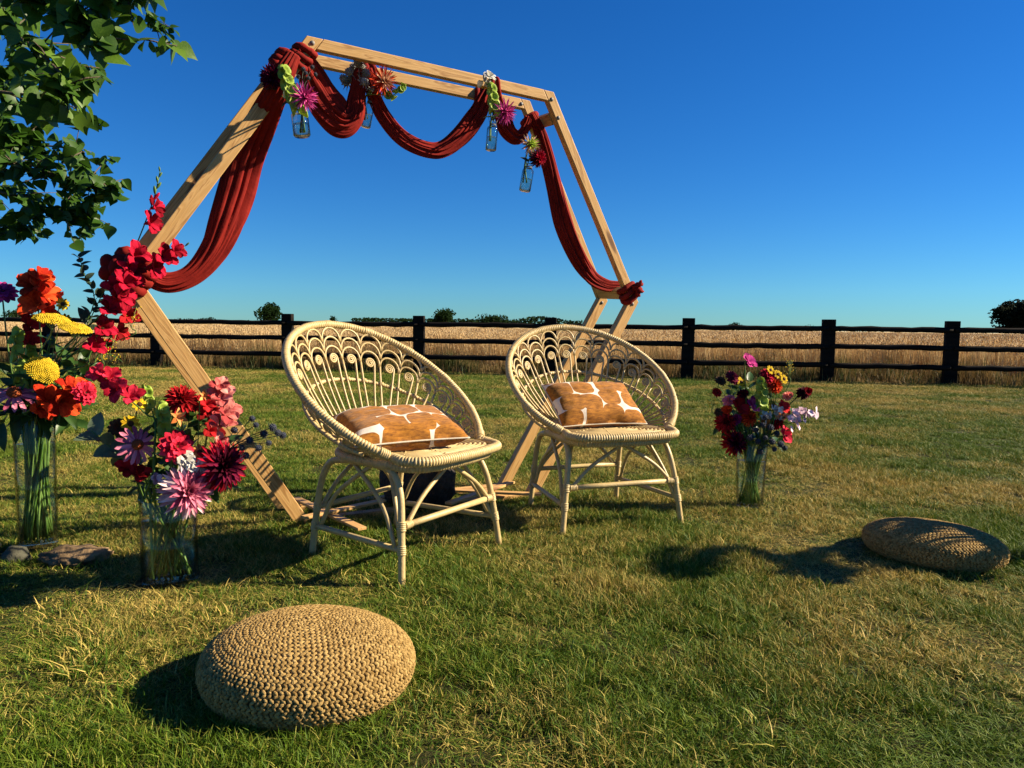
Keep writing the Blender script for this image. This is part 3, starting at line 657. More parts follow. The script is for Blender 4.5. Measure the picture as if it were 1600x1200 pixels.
# ------------------------------------------------------------------ rattan chairs
HY, HZ, HA, HB, HT = .0815, .6417, .4144, .4293, .9183
def hoop(th): 
    v = HB*math.sin(th); return Vector((HA*math.cos(th), HY+v*math.sin(HT), HZ+v*math.cos(HT)))
UEND = R(140.6)
def seat_arc(u): a = R(100)*u; return Vector((.235*math.sin(a)-0, .005+.235*math.cos(a), .437))
def bk(u, t):
    a = seat_arc(u); b = hoop(math.pi/2-UEND*u); ph = R(110)*u
    return a.lerp(b, t)+Vector((math.sin(ph), math.cos(ph), -.35))*.022*math.sin(math.pi*t)
def make_chair():
    ch = thing('peacock_chair', '', 'chair', (0, 0, 0), 'cream rattan peacock chairs under the arch')
    rt, pl = M_['rattan'], M_['peel']
    # hoop, wrapped
    hp = [hoop(math.pi/2-UEND*u) for u in np.linspace(-1.02, 1.02, 90)]
    wrapped(MB(), hp, .0160, .0112, 10, depth=.16).build('back_hoop', pl, ch)
    for u in np.linspace(-.8, .8, 9):      # broad bindings that interrupt the hoop wrap
        P = [hoop(math.pi/2-UEND*(u+d)) for d in (-.016, -.008, 0, .008, .016)]; wrapped(MB(), P, .0172, .008, 10).build('binding', pl, ch)
    # seat: front rim, base frame, woven panel
    rim = cr([hoop(math.pi/2+UEND*1.0), (-.262, -.235, .432), (-.215, -.298, .430), (-.08, -.322, .430), (.08, -.322, .430), (.215, -.298, .430), (.262, -.235, .432), hoop(math.pi/2-UEND*1.0)], 60)
    wrapped(MB(), rim, .0190, .0112, 12, depth=.16).build('seat_rim', pl, ch)
    arc = [seat_arc(u) for u in np.linspace(-1, 1, 30)]
    out = [Vector((p.x*1.03, p.y*1.03, .408)) for p in arc]+[Vector((.245, -.15, .405)), Vector((.2, -.262, .402)), Vector((0, -.295, .402)), Vector((-.2, -.262, .402)), Vector((-.245, -.15, .405))]
    wrapped(MB(), cr(out, 120, True), .0188, .0125, 10, closed=True, depth=.16).build('seat_frame', pl, ch)
    wrapped(MB(), [Vector((p.x, p.y, .437)) for p in arc], .013, .008, 8, depth=.1).build('seat_back_rail', pl, ch)
    dpts = arc+[Vector((.25, -.15, .437)), Vector((.215, -.26, .437)), Vector((.1, -.30, .437)), Vector((-.1, -.30, .437)), Vector((-.215, -.26, .437)), Vector((-.25, -.15, .437))]
    D = cr(dpts, 72, True); wv = MB(); cen = np.array([0, -.03, .434])
    for k in range(1, 17):
        f = k/17; wv.tube(cen+(D-cen)*f+np.array([0, 0, .001*math.sin(k)]), .0062, 6, closed=True)
    for q in range(0, 72, 3):
        P = [cen+(D[q]-cen)*f+np.array([0, 0, .0065*(1 if (i+q//3) % 2 else -.6)]) for i, f in enumerate(np.linspace(.06, .98, 17))]; wv.tube(P, .0032, 5)
    wv.build('seat_weave', rt, ch)
    nb = MB(); nb.add([(p[0], p[1], .424) for p in D], [list(range(72))]); nb.build('seat_base', rt, ch, smooth=False)
    # legs: each is half of a bent side hoop
    for sx in (-1, 1):
        fl = cr([(sx*.302, -.258, -.01), (sx*.278, -.236, .19), (sx*.258, -.212, .315), (sx*.246, -.165, .382), (sx*.236, -.08, .398), (sx*.233, 0, .398)], 26)
        bl = cr([(sx*.242, .258, -.01), (sx*.236, .232, .19), (sx*.232, .205, .315), (sx*.231, .160, .382), (sx*.232, .08, .398), (sx*.233, 0, .398)], 26)
        for P in (fl, bl): MB().tube(P, np.interp(np.linspace(0, 1, 26), [0, 1], [.0130, .0122]), 10).build('leg', rt, ch)
    FLg = lambda sx, z: Vector((sx*(.302-.024*z/.19), -.258+.022*z/.19, z)); BLg = lambda sx, z: Vector((sx*(.242-.006*z/.19), .258-.026*z/.19, z))
    S = lambda a, b, r: MB().tube([a, a.lerp(b, .33), a.lerp(b, .66), b], r, 9).build('stretcher', rt, ch)
    S(FLg(-1, .205), FLg(1, .205), .0120); S(BLg(-1, .2), BLg(1, .2), .0110)
    for sx in (-1, 1): S(FLg(sx, .125), BLg(sx, .125), .0110)
    def brace(a, b, bow, r=.0085):
        m1 = a.lerp(b, .4)+Vector(bow); MB().tube(cr([a, m1, b], 12), r, 8).build('brace', rt, ch)
    for sx in (-1, 1):
        brace(FLg(sx, .205)-Vector((sx*.03, 0, -.004)), Vector((-sx*.02, -.225, .395)), (sx*.012, 0, .012))
        brace(BLg(sx, .2)-Vector((sx*.03, 0, -.004)), Vector((-sx*.02, .215, .395)), (sx*.012, 0, .012))
        brace(FLg(sx, .13)+Vector((0, .03, 0)), Vector((sx*.225, .045, .392)), (0, -.02, .03)); brace(BLg(sx, .13)-Vector((0, .03, 0)), Vector((sx*.225, -.045, .392)), (0, .02, .03))
        brace(FLg(sx, .07)+Vector((-sx*.012, .012, .05)), Vector((sx*.19, -.10, .395)), (0, 0, .02)); 
    # bindings at the joints
    for sx in (-1, 1):
        for p, d, r in ((FLg(sx, .205), Vector((sx*-.1, .1, 1)), .0165), (BLg(sx, .2), Vector((0, 0, 1)), .0155), (FLg(sx, .125), Vector((0, 0, 1)), .0162), (BLg(sx, .125), Vector((0, 0, 1)), .0155)):
            d = (FLg(sx, .3)-FLg(sx, .1)).normalized() if p.y < 0 else (BLg(sx, .3)-BLg(sx, .1)).normalized()
            wrapped(MB(), [p-d*.017, p, p+d*.017], r, .0065, 10, depth=.12).build('binding', pl, ch)
        a = FLg(sx, .205); wrapped(MB(), [a-Vector((sx*.014, 0, 0)), a-Vector((sx*.03, 0, 0)), a-Vector((sx*.048, 0, -.002))], .0158, .0065, 10, depth=.12).build('binding', pl, ch)
        h = hoop(math.pi/2-UEND*sx*.985); h2 = hoop(math.pi/2-UEND*sx*.95); wrapped(MB(), [h, h.lerp(h2, .5), h2], .0198, .007, 10, depth=.1).build('binding', pl, ch)
    # back: ring, paired canes ending in scrolls, three rows of scallops
    ring = [bk(u, .53)+Vector((math.sin(R(110)*u), math.cos(R(110)*u), -.3))*.010 for u in np.linspace(-.93, .93, 60)]
    wrapped(MB(), ring, .0085, .012, 8, depth=.12).build('back_ring', pl, ch)
    NU = 19; wdt = 2/NU
    for i in range(NU):
        u = -1+wdt*(i+.5)
        e = lambda du, dt: bk(u+du*wdt, dt)
        # plain cane that rises into the arch over the scroll
        P = [e(-.34-.14*max(0, (t-.3))/.4, t) for t in np.linspace(.0, .70, 9)]
        MB().tube(P, .0046, 6).build('cane', rt, ch)
        # cane that curls into a scroll
        cen = e(0, .708); eu = (e(.25, .708)-e(-.25, .708)); wlen = eu.length*2; eu.normalize(); et = (e(0, .75)-e(0, .66)).normalized(); rad = min(.0215, wlen*.31)
        P = [e(.16+(rad/wlen-.16)*min(1, t/.6)**1.5, t) for t in np.linspace(0, .62, 8)]
        for k in range(40):
            s_ = k/39; a = TAU*2.4*s_; rr = rad*(1-.86*s_); P.append(cen+eu*rr*math.cos(a)+et*rr*math.sin(a))
        MB().tube(P, [.0046]*8+[.0046-.0012*k/39 for k in range(40)], 6).build('scroll_cane', rt, ch)
        P = [e(-.34, .515), e(-.34, .53), e(-.34, .545)]; MB().tube(P, .0075, 6).build('node', pl, ch)
        for row, (tb_, tp_) in enumerate(((.70, .815), (.775, .895), (.855, .972))):
            P = []
            for k in range(13):
                s_ = k/12; a = math.pi*(1-s_); P.append(e(.485*math.cos(a), tb_+(tp_-tb_)*math.sin(a)**.85)+Vector((0, -.002*row, 0)))
            MB().tube(P, .0048, 6).build('scallop', rt, ch)
    return ch
chair = make_chair()
CH = [(-.4236, 2.8451, .9966), (.4171, 3.4476, .3611)]
chair.location = (CH[0][0], CH[0][1], 0); chair.rotation_euler.z = CH[0][2]
chair['label'] = 'cream rattan peacock chair nearest the short flower vase, turned side-on'
c2 = copy_tree(chair); c2.location = (CH[1][0], CH[1][1], 0); c2.rotation_euler.z = CH[1][2]
c2['label'] = 'cream rattan peacock chair in front of the right arch leg, facing the camera'

# cushions
def make_cushion(label, M, seed):
    W, Hh, nx, ny = .455, .28, 44, 30; vs = []; fs = []
    rs = random.Random(seed)
    for side in (1, -1):
        for j in range(ny+1):
            for i in range(nx+1):
                a, b = i/nx*2-1, j/ny*2-1
                pin = 1-.06*(1-abs(b))**1*abs(a)**3; pin2 = 1-.10*(1-abs(a))*abs(b)**3
                x, y_ = a*W/2*pin2**.5*(1-.05*(1-b*b)*abs(a)), b*Hh/2*(1-.07*(1-a*a)*abs(b))
                th = .060*((1-a**4)*(1-b**4))**.55+.002
                th *= 1+.10*noise.noise((a*2.2, b*2.2, seed+side))
                wr = .006*noise.noise((a*6+seed, b*6, side))*((1-a*a)*(1-b*b))**.3+.006*math.sin(9*a+4*b+seed)*(abs(b)**4)*(1-abs(a)**6)
                vs.append((x, y_, side*(th+wr)))
    n = (nx+1)*(ny+1)
    for k, base in enumerate((0, n)):
        for j in range(ny):
            for i in range(nx):
                q = [base+j*(nx+1)+i, base+j*(nx+1)+i+1, base+(j+1)*(nx+1)+i+1, base+(j+1)*(nx+1)+i]; fs.append(q if k == 0 else q[::-1])
    edge = [i for i in range(nx+1)]+[(j)*(nx+1)+nx for j in range(1, ny+1)]+[ny*(nx+1)+i for i in range(nx-1, -1, -1)]+[j*(nx+1) for j in range(ny-1, 0, -1)]
    for k in range(len(edge)):
        a, b = edge[k], edge[(k+1) % len(edge)]; fs.append([a, a+n, b+n, b])
    t = thing('cushion', label, 'cushion', M.translation, 'rust patterned cushions'); t.rotation_euler = M.to_euler()
    MB().add(vs, fs).build('cover', M_['cushion'], t)
    P = [((Vector(vs[e])+Vector(vs[e+n]))/2) for e in edge]
    MB().tube(P, .0035, 6, closed=True).build('piping', M_['white_cloth'], t)
M_['white_cloth'] = mat('off white linen', (.42, .36, .27), (.52, .46, .36), 80, .85, .3, 600)
def chair_M(k): return Matrix.Translation((CH[k][0], CH[k][1], 0)) @ Matrix.Rotation(CH[k][2], 4, 'Z')
make_cushion('rust and white lumbar cushion on the chair facing the camera', chair_M(1) @ Matrix.Translation((-.025, .01, .540)) @ Matrix.Rotation(R(4), 4, 'Z') @ Matrix.Rotation(R(38), 4, 'X') @ Matrix.Rotation(R(-1), 4, 'Z'), 1)
make_cushion('rust and white lumbar cushion lying low on the side-on chair', chair_M(0) @ Matrix.Translation((-.085, -.055, .515)) @ Matrix.Rotation(R(-24), 4, 'Z') @ Matrix.Rotation(R(15), 4, 'X'), 4)

# ------------------------------------------------------------------ jute poufs
def make_pouf():
    p = thing('pouf', '', 'pouf', (0, 0, 0), 'braided jute poufs on the lawn')
    RR, HH = .295, .175
    prof = []
    for k in range(200):
        a = -math.pi/2*.80+(math.pi/2*1.80)*k/199
        c, s = math.cos(a), math.sin(a); r = RR*max(0, c)**.52; z = HH/2+HH/2*math.copysign(abs(s)**.92, s)
        r2 = max(0, c); prof.append((RR*(r2**(.64 if s > 0 else .34)), z+.016*(1-r2**1.28)*(1 if s > 0 else 0)))
    prof = np.array(prof); MB().lathe([(max(.001, r-.004), z) for r, z in prof[::6]]+[(.0005, prof[-1][1]-.004)], 48).build('core', M_['jute_dark'], p)
    P = resample(prof[:, :], .0088); mb = MB(); T = np.gradient(P, axis=0); T /= np.linalg.norm(T, axis=1)[:, None]
    rs = random.Random(3)
    for k, (r, z) in enumerate(P):
        if r < .008: continue
        n = max(5, int(TAU*r/.0150)); sg = 1 if k % 2 else -1; t2 = T[k]
        for q in range(n):
            th = TAU*(q+.5*(k % 4 > 1)+rs.uniform(-.12, .12))/n; er = Vector((math.cos(th), math.sin(th), 0)); ep = Vector((-math.sin(th), math.cos(th), 0))
            tm = (er*t2[0]+Vector((0, 0, 1))*t2[1]).normalized(); nn = ep.cross(tm).normalized()
            if nn.dot(er*1+Vector((0, 0, .3 if t2[0] < 0 else -.3))) < 0: nn = -nn
            ax = (ep*math.cos(.62*sg)+tm*math.sin(.62*sg)).normalized(); bx = nn.cross(ax)
            s_ = rs.uniform(.88, 1.15); M = Matrix((ax, bx, nn)).transposed()
            mb.ell(er*(r+rs.uniform(-.0015, .0015))+Vector((0, 0, z)), .0108*s_, .0054*s_, .0054, 6, 4, M)
            if rs.random() < .5:
                o_ = er*r+Vector((0, 0, z)); d_ = (nn*rs.uniform(.3, 1)+ep*rs.gauss(0, .8)+tm*rs.gauss(0, .8)).normalized(); l_ = rs.uniform(.008, .02); mb.add([o_-ax*.0004, o_+ax*.0004, o_+d_*l_+nn*.003], [[0, 1, 2]])
    tag(mb.build('braid', M_['jute'], p), kind='stuff')
    return p
pf = make_pouf(); pf.location = (-.500, 1.765, -.015); pf.rotation_euler = (R(-2), R(2), 0); pf.scale = (.875, .875, .90); pf['label'] = 'large round braided jute pouf in the left foreground'
p2 = copy_tree(pf); p2.location = (1.71, 2.90, -.02); p2.rotation_euler = (R(1), R(4), 1.0); p2.scale = (.87, .87, .78); p2['label'] = 'flatter braided jute pouf on the right, half in shade'

# ------------------------------------------------------------------ flowers
def petal(L, W, a0, a1, cup=0, ruf=0, shape='round', nx=4, ny=6, ph=0., thick=0):
    """a petal growing along +X from the origin, normal +Z, pitched from a0 to a1 (degrees)"""
    vs = []; x = z = 0.; a0, a1 = R(a0), R(a1)
    for j in range(ny+1):
        t = j/ny; a = a0+(a1-a0)*t
        if j: x += math.cos(a)*L/ny; z += math.sin(a)*L/ny
        if shape == 'round': w = W/2*(.22+.78*min(1, t/.55)**.8)*math.sqrt(max(0, 1-(max(0, t-.55)/.45)**2.6)+.02)
        elif shape == 'point': w = W/2*(math.sin(math.pi*min(1, .12+.88*t)**.8))**.8+.0002
        else: w = W/2*(.55+.45*min(1, t/.3))*math.sqrt(max(0, 1-(max(0, t-.8)/.2)**2)+.03)
        for i in range(nx+1):
            s = i/nx*2-1; off = cup*w*s*s+ruf*W*math.sin(s*4.5+ph+2*t)*t*t*abs(s)+ruf*W*.6*math.sin(7*s+ph)*max(0, t-.6)
            vs.append((x-math.sin(a)*off, s*w, z+math.cos(a)*off))
    return MB().add(vs, [[j*(nx+1)+i, j*(nx+1)+i+1, (j+1)*(nx+1)+i+1, (j+1)*(nx+1)+i] for j in range(ny) for i in range(nx)])
_cache = {}
def cached(key, fn):
    if key not in _cache: _cache[key] = fn()
    return _cache[key]
def layers(kind, D):
    r = D/2
    if kind == 'zinnia': return [(13, .10*r, 0, petal(.92*r, .42*r, 8, -14, .12, .02)), (12, .09*r, .05*r, petal(.74*r, .36*r, 24, 2, .15)), (10, .07*r, .10*r, petal(.55*r, .30*r, 42, 20, .2)), (8, .05*r, .12*r, petal(.34*r, .2*r, 60, 45, .3))]
    if kind == 'dahlia':
        out = []
        for k, (n, l, a, b) in enumerate(((15, .96, -22, -50), (17, 1.0, -8, -32), (17, 1.0, 6, -18), (16, .95, 20, -6), (15, .86, 34, 10), (13, .74, 48, 28), (10, .58, 62, 50), (7, .42, 76, 70))):
            out.append((n, .06*r, .03*r*k, petal(l*r, .23*r, a, b, .65, .05, 'point', 3, 5)))
        return out
    if kind == 'spider':
        out = []
        for k, (n, l, a, b) in enumerate(((12, .95, -25, -10), (13, 1.0, -5, 8), (12, .95, 15, 22), (11, .85, 35, 40), (9, .7, 55, 58), (6, .5, 75, 76))):
            out.append((n, .05*r, .03*r*k, petal(l*r, .13*r, a, b, 1.0, 0, 'point', 2, 4)))
        return out
    if kind == 'pompon':
        return [(9+(k % 2), .04*r, (.12*k-.3)*r, petal((.8-.05*k)*r, .42*r, -50+22*k, -20+20*k, .4, .03)) for k in range(7)]
    if kind == 'coneflower': return [(16, .20*r, 0, petal(.82*r, .19*r, 4, -30, .25, .01, 'strap', 4, 6))]
    if kind == 'coreopsis': return [(10, .20*r, 0, petal(.8*r, .44*r, 12, -8, .08, .03, 'round', 3, 4))]
    if kind == 'lily': return [(3, .03*r, 0, petal(1.05*r, .5*r, 60, 0, .15, .02, 'point')), (3, .03*r, .03*r, petal(1.0*r, .34*r, 64, 8, .25, .02, 'point'))]
    if kind == 'open': return [(5, .03*r, 0, petal(1.0*r, .85*r, 28, 5, .15, .06)), (4, .03*r, .05*r, petal(.75*r, .7*r, 45, 20, .2, .06))]
def head(parent, M, kind, D, mt, cmt=None, split=True, mt2=None):
    ls = layers(kind, D); joined = MB()
    for li, (n, r0, z0, pm) in enumerate(ls):
        mm = mt2 if (mt2 and li >= len(ls)//2) else mt
        me = pm.mesh('petal', M_[mm]) if split else None
        for q in range(n):
            A = Matrix.Rotation(TAU*(q+.5*(li % 2))/n+random.uniform(-.07, .07), 4, 'Z') @ Matrix.Translation((r0, 0, z0)) @ Matrix.Rotation(random.uniform(-.14, .14), 4, 'Y') @ Matrix.Rotation(random.uniform(-.12, .12), 4, 'X')
            if split: obj('petal', me, parent, M @ A)
            else: joined.addm(pm, M @ A, 1 if (mt2 and li >= len(ls)//2) else 0)
    if not split: joined.build('petals', [M_[mt], M_[mt2 or mt]], parent)
    r = D/2; c = MB()
    if kind in ('zinnia', 'coreopsis', 'coneflower'):
        cr_, ch_ = {'zinnia': (.15, .14), 'coreopsis': (.32, .2), 'coneflower': (.27, .30)}[kind]
        nn = 46 if split else 16
        c.ell((0, 0, .02*r), cr_*r, cr_*r, ch_*r, 10, 6)
        for q in range(nn):
            z = 1-(q+.5)/nn*.95; rr = math.sqrt(1-z*z); a = q*2.39996; p = Vector((cr_*r*rr*math.cos(a), cr_*r*rr*math.sin(a), .02*r+ch_*r*z))
            c.ell(p, .035*r, .035*r, .06*r, 5, 3)
        c.build('flower_centre', M_[cmt or 'brown'], parent, M)
    c = MB().lathe([(.015*r, -.12*r), (.09*r, -.06*r), (.12*r, 0), (0, .01*r)], 8); c.build('calyx', M_['stem'], parent, M)
def stem_path(base, rim, top, d):
    v = (rim-base).normalized(); l = (top-rim).length
    return cr([base, base.lerp(rim, .5), rim, rim+(v*.55+(top-rim).normalized()*.45)*l*.45, top-Vector(d)*min(.03, l*.25), top], 20)
class Vase:
    def __init__(s, c, r, h, seed): s.c = Vector(c); s.r = r; s.h = h; s.rs = random.Random(seed)
    def stem(s, top, d):
        v = Vector((top.x-s.c.x, top.y-s.c.y, 0)); 
        if v.length < .02: v = Vector((s.rs.uniform(-1, 1), s.rs.uniform(-1, 1), 0))
        v.normalize(); j = lambda k: Vector((s.rs.uniform(-k, k)*s.r, s.rs.uniform(-k, k)*s.r, 0))
        k = min(.86, (Vector((top.x-s.c.x, top.y-s.c.y, 0)).length/s.r)*.95*s.rs.uniform(.65, 1.15))
        rim = s.c+v*s.r*k+j(.18)+Vector((0, 0, s.h)); base = s.c-(Matrix.Rotation(s.rs.gauss(0, .9), 3, 'Z') @ v)*s.r*s.rs.uniform(.25, .88)+j(.12)+Vector((0, 0, .015+.02*s.rs.random()))
        dd = Vector((base.x-s.c.x, base.y-s.c.y, 0))
        if dd.length > .8*s.r: base -= dd*(1-.8*s.r/dd.length)
        return stem_path(base, rim, top, d)
def flower_root(name, label, cat, P, group, r=.0032, mt='stem'):
    P = [Vector(p) for p in P]; t = thing(name, label, cat, P[0], group)
    MB().tube([p-P[0] for p in P], [r*(1.25-.4*i/(len(P)-1)) for i in range(len(P))], 6).build('stem', M_[mt], t); return t
CAMF = lambda p: (CAM-p).normalized()
def facing(p, f):
    """f = (right, up) lean of the bloom from facing the camera"""
    d = CAMF(p)+Vector((1, 0, 0))*(f[0]+.35)+Vector((0, 0, 1))*(f[1]+.08); return d.normalized()
NAMES = dict(zinnia='zinnia', dahlia='dahlia', spider='dahlia', pompon='dahlia', coneflower='coneflower', coreopsis='tickseed', lily='lily', open='open_blossom')
def bloom(v, kind, px, py, Y, dpx, f, mt, label, group, cmt=None, split=True, mt2=None):
    top = at(px, py, Y); D = dpx*Y/F; d = facing(top, f)
    t = flower_root(NAMES[kind], label, 'flower', v.stem(top, d), group, r=max(.0018, min(.0032, D*.035)))
    head(t, frame(d, None, top-t.location), kind, D, mt, cmt, split, mt2); return t
def floret(parent, M, D, mt, split, ph=0):
    key = ('glad', round(D, 4))
    pms = cached(key, lambda: [petal(.72*D, .50*D, 70, -8, .16, .20, 'round', 8, 9, q*1.7) for q in range(3)]+[petal(.62*D, .38*D, 78, 14, .24, .20, 'round', 8, 9, q*1.3) for q in range(3)])
    tube = MB().lathe([(.02*D, -.22*D), (.06*D, -.12*D), (.10*D, .02*D), (.12*D, .06*D)], 8)
    if split:
        mes = cached(('gladm', round(D, 4), mt), lambda: [p.mesh('petal', M_[mt]) for p in pms])
        fl = tube.build('floret', M_[mt], parent, M)
        for q in range(6): obj('petal', mes[q], fl, Matrix.Rotation(TAU*(q % 3)/3+(math.pi/3 if q > 2 else 0)+ph, 4, 'Z') @ Matrix.Translation((.05*D, 0, 0)))
    else:
        mb = MB().addm(tube)
        for q in range(6): mb.addm(pms[q], Matrix.Rotation(TAU*(q % 3)/3+(math.pi/3 if q > 2 else 0)+ph, 4, 'Z') @ Matrix.Translation((.05*D, 0, 0)))
        mb.build('floret', M_[mt], parent, M)
def gladiolus(v, pts, Y, fl, tip, mt, label, group, split=True, Ys=None, leafy=True):
    """pts: pixel polyline of the spike from first floret to tip; fl: list of (fraction, size px, lean)"""
    Yv = lambda i: Y if Ys is None else Ys[i]
    spike = [at(p[0], p[1], Yv(i)) for i, p in enumerate(pts)]
    d0 = (spike[1]-spike[0]).normalized()
    sp = [Vector(p) for p in v.stem(spike[0], d0)] if v else [spike[0]-d0*.08]
    t = thing('gladiolus', label, 'flower', sp[0], group); base = sp[0]
    rest = [Vector(p) for p in cr(spike, 14)]; P = sp+rest[1:]
    MB().tube([p-base for p in P], [.0045-.0028*i/(len(P)-1) for i in range(len(P))], 7).build('stem', M_['stem'], t)
    S = cr(spike, 101)
    for k, (fr, s, lean) in enumerate(fl):
        p = Vector(S[int(fr*100)]); tg = (Vector(S[min(100, int(fr*100)+4)])-Vector(S[max(0, int(fr*100)-4)])).normalized(); D = .80*s*p.y/F
        side = tg.cross(CAMF(p)).normalized(); d = (CAMF(p)*.75+side*lean+tg*.45+SD*.5+Vector((random.gauss(0,.18),random.gauss(0,.18),random.gauss(0,.18)))).normalized()
        floret(t, frame(d, tg, p-base+d*.16*D), D, mt, split, .3*k)
    n = tip                         # closed buds toward the tip
    for q in range(n):
        fr = 1-(q/max(1, n))*.42; p = Vector(S[int(fr*100)]); tg = (Vector(S[min(100, int(fr*100))])-Vector(S[max(0, int(fr*100)-6)])).normalized()
        side = tg.cross(CAMF(p)).normalized()*(1 if q % 2 else -1); s = .010+.012*q/max(1, n); d = (tg*1.3+side*.45+CAMF(p)*.25).normalized()
        mb = MB().ell((0, 0, s*.9), s*.34, s*.30, s, 7, 6, None, 0 if q < n*.6 else 1); mb.build('bud', [M_['stem'], M_[mt]], t, frame(d, None, p-base))
    return t
def yarrow(v, px, py, Y, wpx, f, label, group, flat=.3, tilt=None):
    top = at(px, py, Y); D = wpx*Y/F; d = facing(top, f) if tilt is None else Vector(tilt).normalized()
    t = flower_root('yarrow', label, 'flower', v.stem(top-d*.02, d), group, .0026, 'stem_pale')
    mb = MB(); n = 330
    for q in range(n):
        rr = D/2*math.sqrt((q+.5)/n); a = q*2.39996; z = D*flat*.5*(1-(2*rr/D)**2)+D*.05*noise.noise((rr*math.cos(a)/D*7, rr*math.sin(a)/D*7, px)); rr *= 1+.14*noise.noise((math.cos(a)*2, math.sin(a)*2, px))
        mb.ell((rr*math.cos(a), rr*math.sin(a), z), .032*D, .032*D, .03*D, 5, 4)
    mb.build('flower_head', M_['yarrow'], t, frame(d, None, top-t.location))
    for q in range(7):
        a = q*TAU/7; e = frame(d, None, top-t.location) @ Vector((D*.28*math.cos(a), D*.28*math.sin(a), 0)); s0 = frame(d, None, top-t.location) @ Vector((0, 0, -.035)); MB().tube([s0, e], .0013, 5).build('branch', M_['stem_pale'], t)
def bells(v, pts, Y, spx, label, group, n=11):
    S = [at(p[0], p[1], Y) for p in pts]; d0 = (S[1]-S[0]).normalized(); sp = [Vector(p) for p in v.stem(S[0], d0)] if v else [S[0]-d0*.06]
    t = thing('bells_of_ireland', label, 'flower', sp[0], group); P = sp+[Vector(p) for p in cr(S, 12)][1:]
    MB().tube([p-sp[0] for p in P], .0025, 6).build('stem', M_['stem_pale'], t); cu = cr(S, 101); D = spx*Y/F
    me = MB().lathe([(.05*D, 0), (.16*D, .06*D), (.30*D, .22*D), (.46*D, .36*D), (.5*D, .36*D), (.33*D, .2*D), (.12*D, .08*D)], 9).mesh('bell', M_['lime'])
    for q in range(n):
        p = Vector(cu[int(100*(q+.5)/n)]); tg = (Vector(cu[min(100, int(100*(q+.5)/n)+3)])-p).normalized() if q < n-1 else d0
        a = q*2.2; si = tg.orthogonal().normalized(); si = Matrix.Rotation(a, 3, tg) @ si; d = (si+tg*.25+CAMF(p)*.35).normalized(); s_ = 1.0-.35*q/n
        obj('bell', me, t, frame(d, None, p-sp[0]) @ Matrix.Scale(s_, 4))
    return t
def leaf_mb(L, W, fold=.25, curl=20, lobes=0):
    m_ = petal(L, W, 8, -curl, fold, .03, 'point', 4, 6); return m_
def sprig(v, pts, Y, leafpx, label, group, n=9, mt='leaf', name='leafy_stem', wratio=.5, smt='stem', cat='foliage', Ys=None):
    S = [at(p[0], p[1], Y if Ys is None else Ys[i]) for i, p in enumerate(pts)]; d0 = (S[1]-S[0]).normalized(); sp = [Vector(p) for p in v.stem(S[0], d0)] if v else [S[0]]
    t = thing(name, label, cat, sp[0], group); P = sp+[Vector(p) for p in cr(S, 10)][1:]
    MB().tube([p-sp[0] for p in P], [.0036-.0022*i/(len(P)-1) for i in range(len(P))], 6).build('stem', M_[smt], t); cu = cr(S, 101); D = leafpx*Y/F
    me = leaf_mb(D, D*wratio).mesh('leaf', M_[mt])
    for q in range(n):
        fr = (q+.6)/n; p = Vector(cu[int(100*fr)]); tg = (Vector(cu[min(100, int(100*fr)+3)])-Vector(cu[max(0, int(100*fr)-3)])).normalized()
        a = q*2.4+random.uniform(-.4, .4); si = Matrix.Rotation(a, 3, tg) @ tg.orthogonal().normalized(); x = (si+tg*random.uniform(.3, .9)).normalized(); z = (Vector((0, 0, 1))+CAMF(p)*.5+Vector((random.gauss(0, .35), random.gauss(0, .35), 0))).normalized()
        z = (z-x*z.dot(x)).normalized(); M = frame(z, x, p-sp[0]) @ Matrix.Scale(random.uniform(.7, 1.15), 4)
        obj('leaf', me, t, M)
    return t
def sea_holly(v, root, tips, Y, spx, label, group, mt='seaholly', smt='dark_leaf'):
    S0 = at(*root, Y); sp = [Vector(p) for p in v.stem(S0, Vector((0, 0, 1)))] if v else [S0-Vector((0, 0, .04)), S0]
    t = thing('sea_holly', label, 'flower', sp[0], group); MB().tube([p-sp[0] for p in sp], .0022, 6).build('stem', M_[smt], t); D = spx*Y/F
    hm = MB(); 
    for q in range(40):
        z = 1-(q+.5)/20; rr = math.sqrt(max(0, 1-z*z)); a = q*2.39996; d = Vector((rr*math.cos(a), rr*math.sin(a), z)); hm.ell(d*D*.36, .09*D, .09*D, .16*D, 4, 3, frame(d).to_3x3())
    hm.ell((0, 0, 0), .38*D, .38*D, .42*D, 8, 6); hme = hm.mesh('thistle_head', M_[mt])
    br = petal(.75*D, .12*D, 30, 0, .5, 0, 'point', 2, 3); bm_ = MB()
    for q in range(9): bm_.addm(br, Matrix.Rotation(TAU*q/9, 4, 'Z') @ Matrix.Translation((.15*D, 0, -.3*D)))
    bme = bm_.mesh('bract', M_['silver' if mt == 'silver' else 'dark_leaf'])
    for q, tp in enumerate(tips):
        e = at(tp[0], tp[1], Y+random.uniform(-.04, .04)); m1 = S0.lerp(e, .5)+Vector((0, 0, .01)); P = cr([S0, m1, e], 7)
        MB().tube([Vector(p)-sp[0] for p in P], .0013, 5).build('branch', M_[smt], t)
        d = (e-S0).normalized(); M = frame(d, None, e-sp[0]); s_ = random.uniform(.8, 1.15)
        h_ = obj('thistle_head', hme, t, M @ Matrix.Scale(s_, 4)); obj('bract', bme, h_, Matrix.Identity(4))
    return t
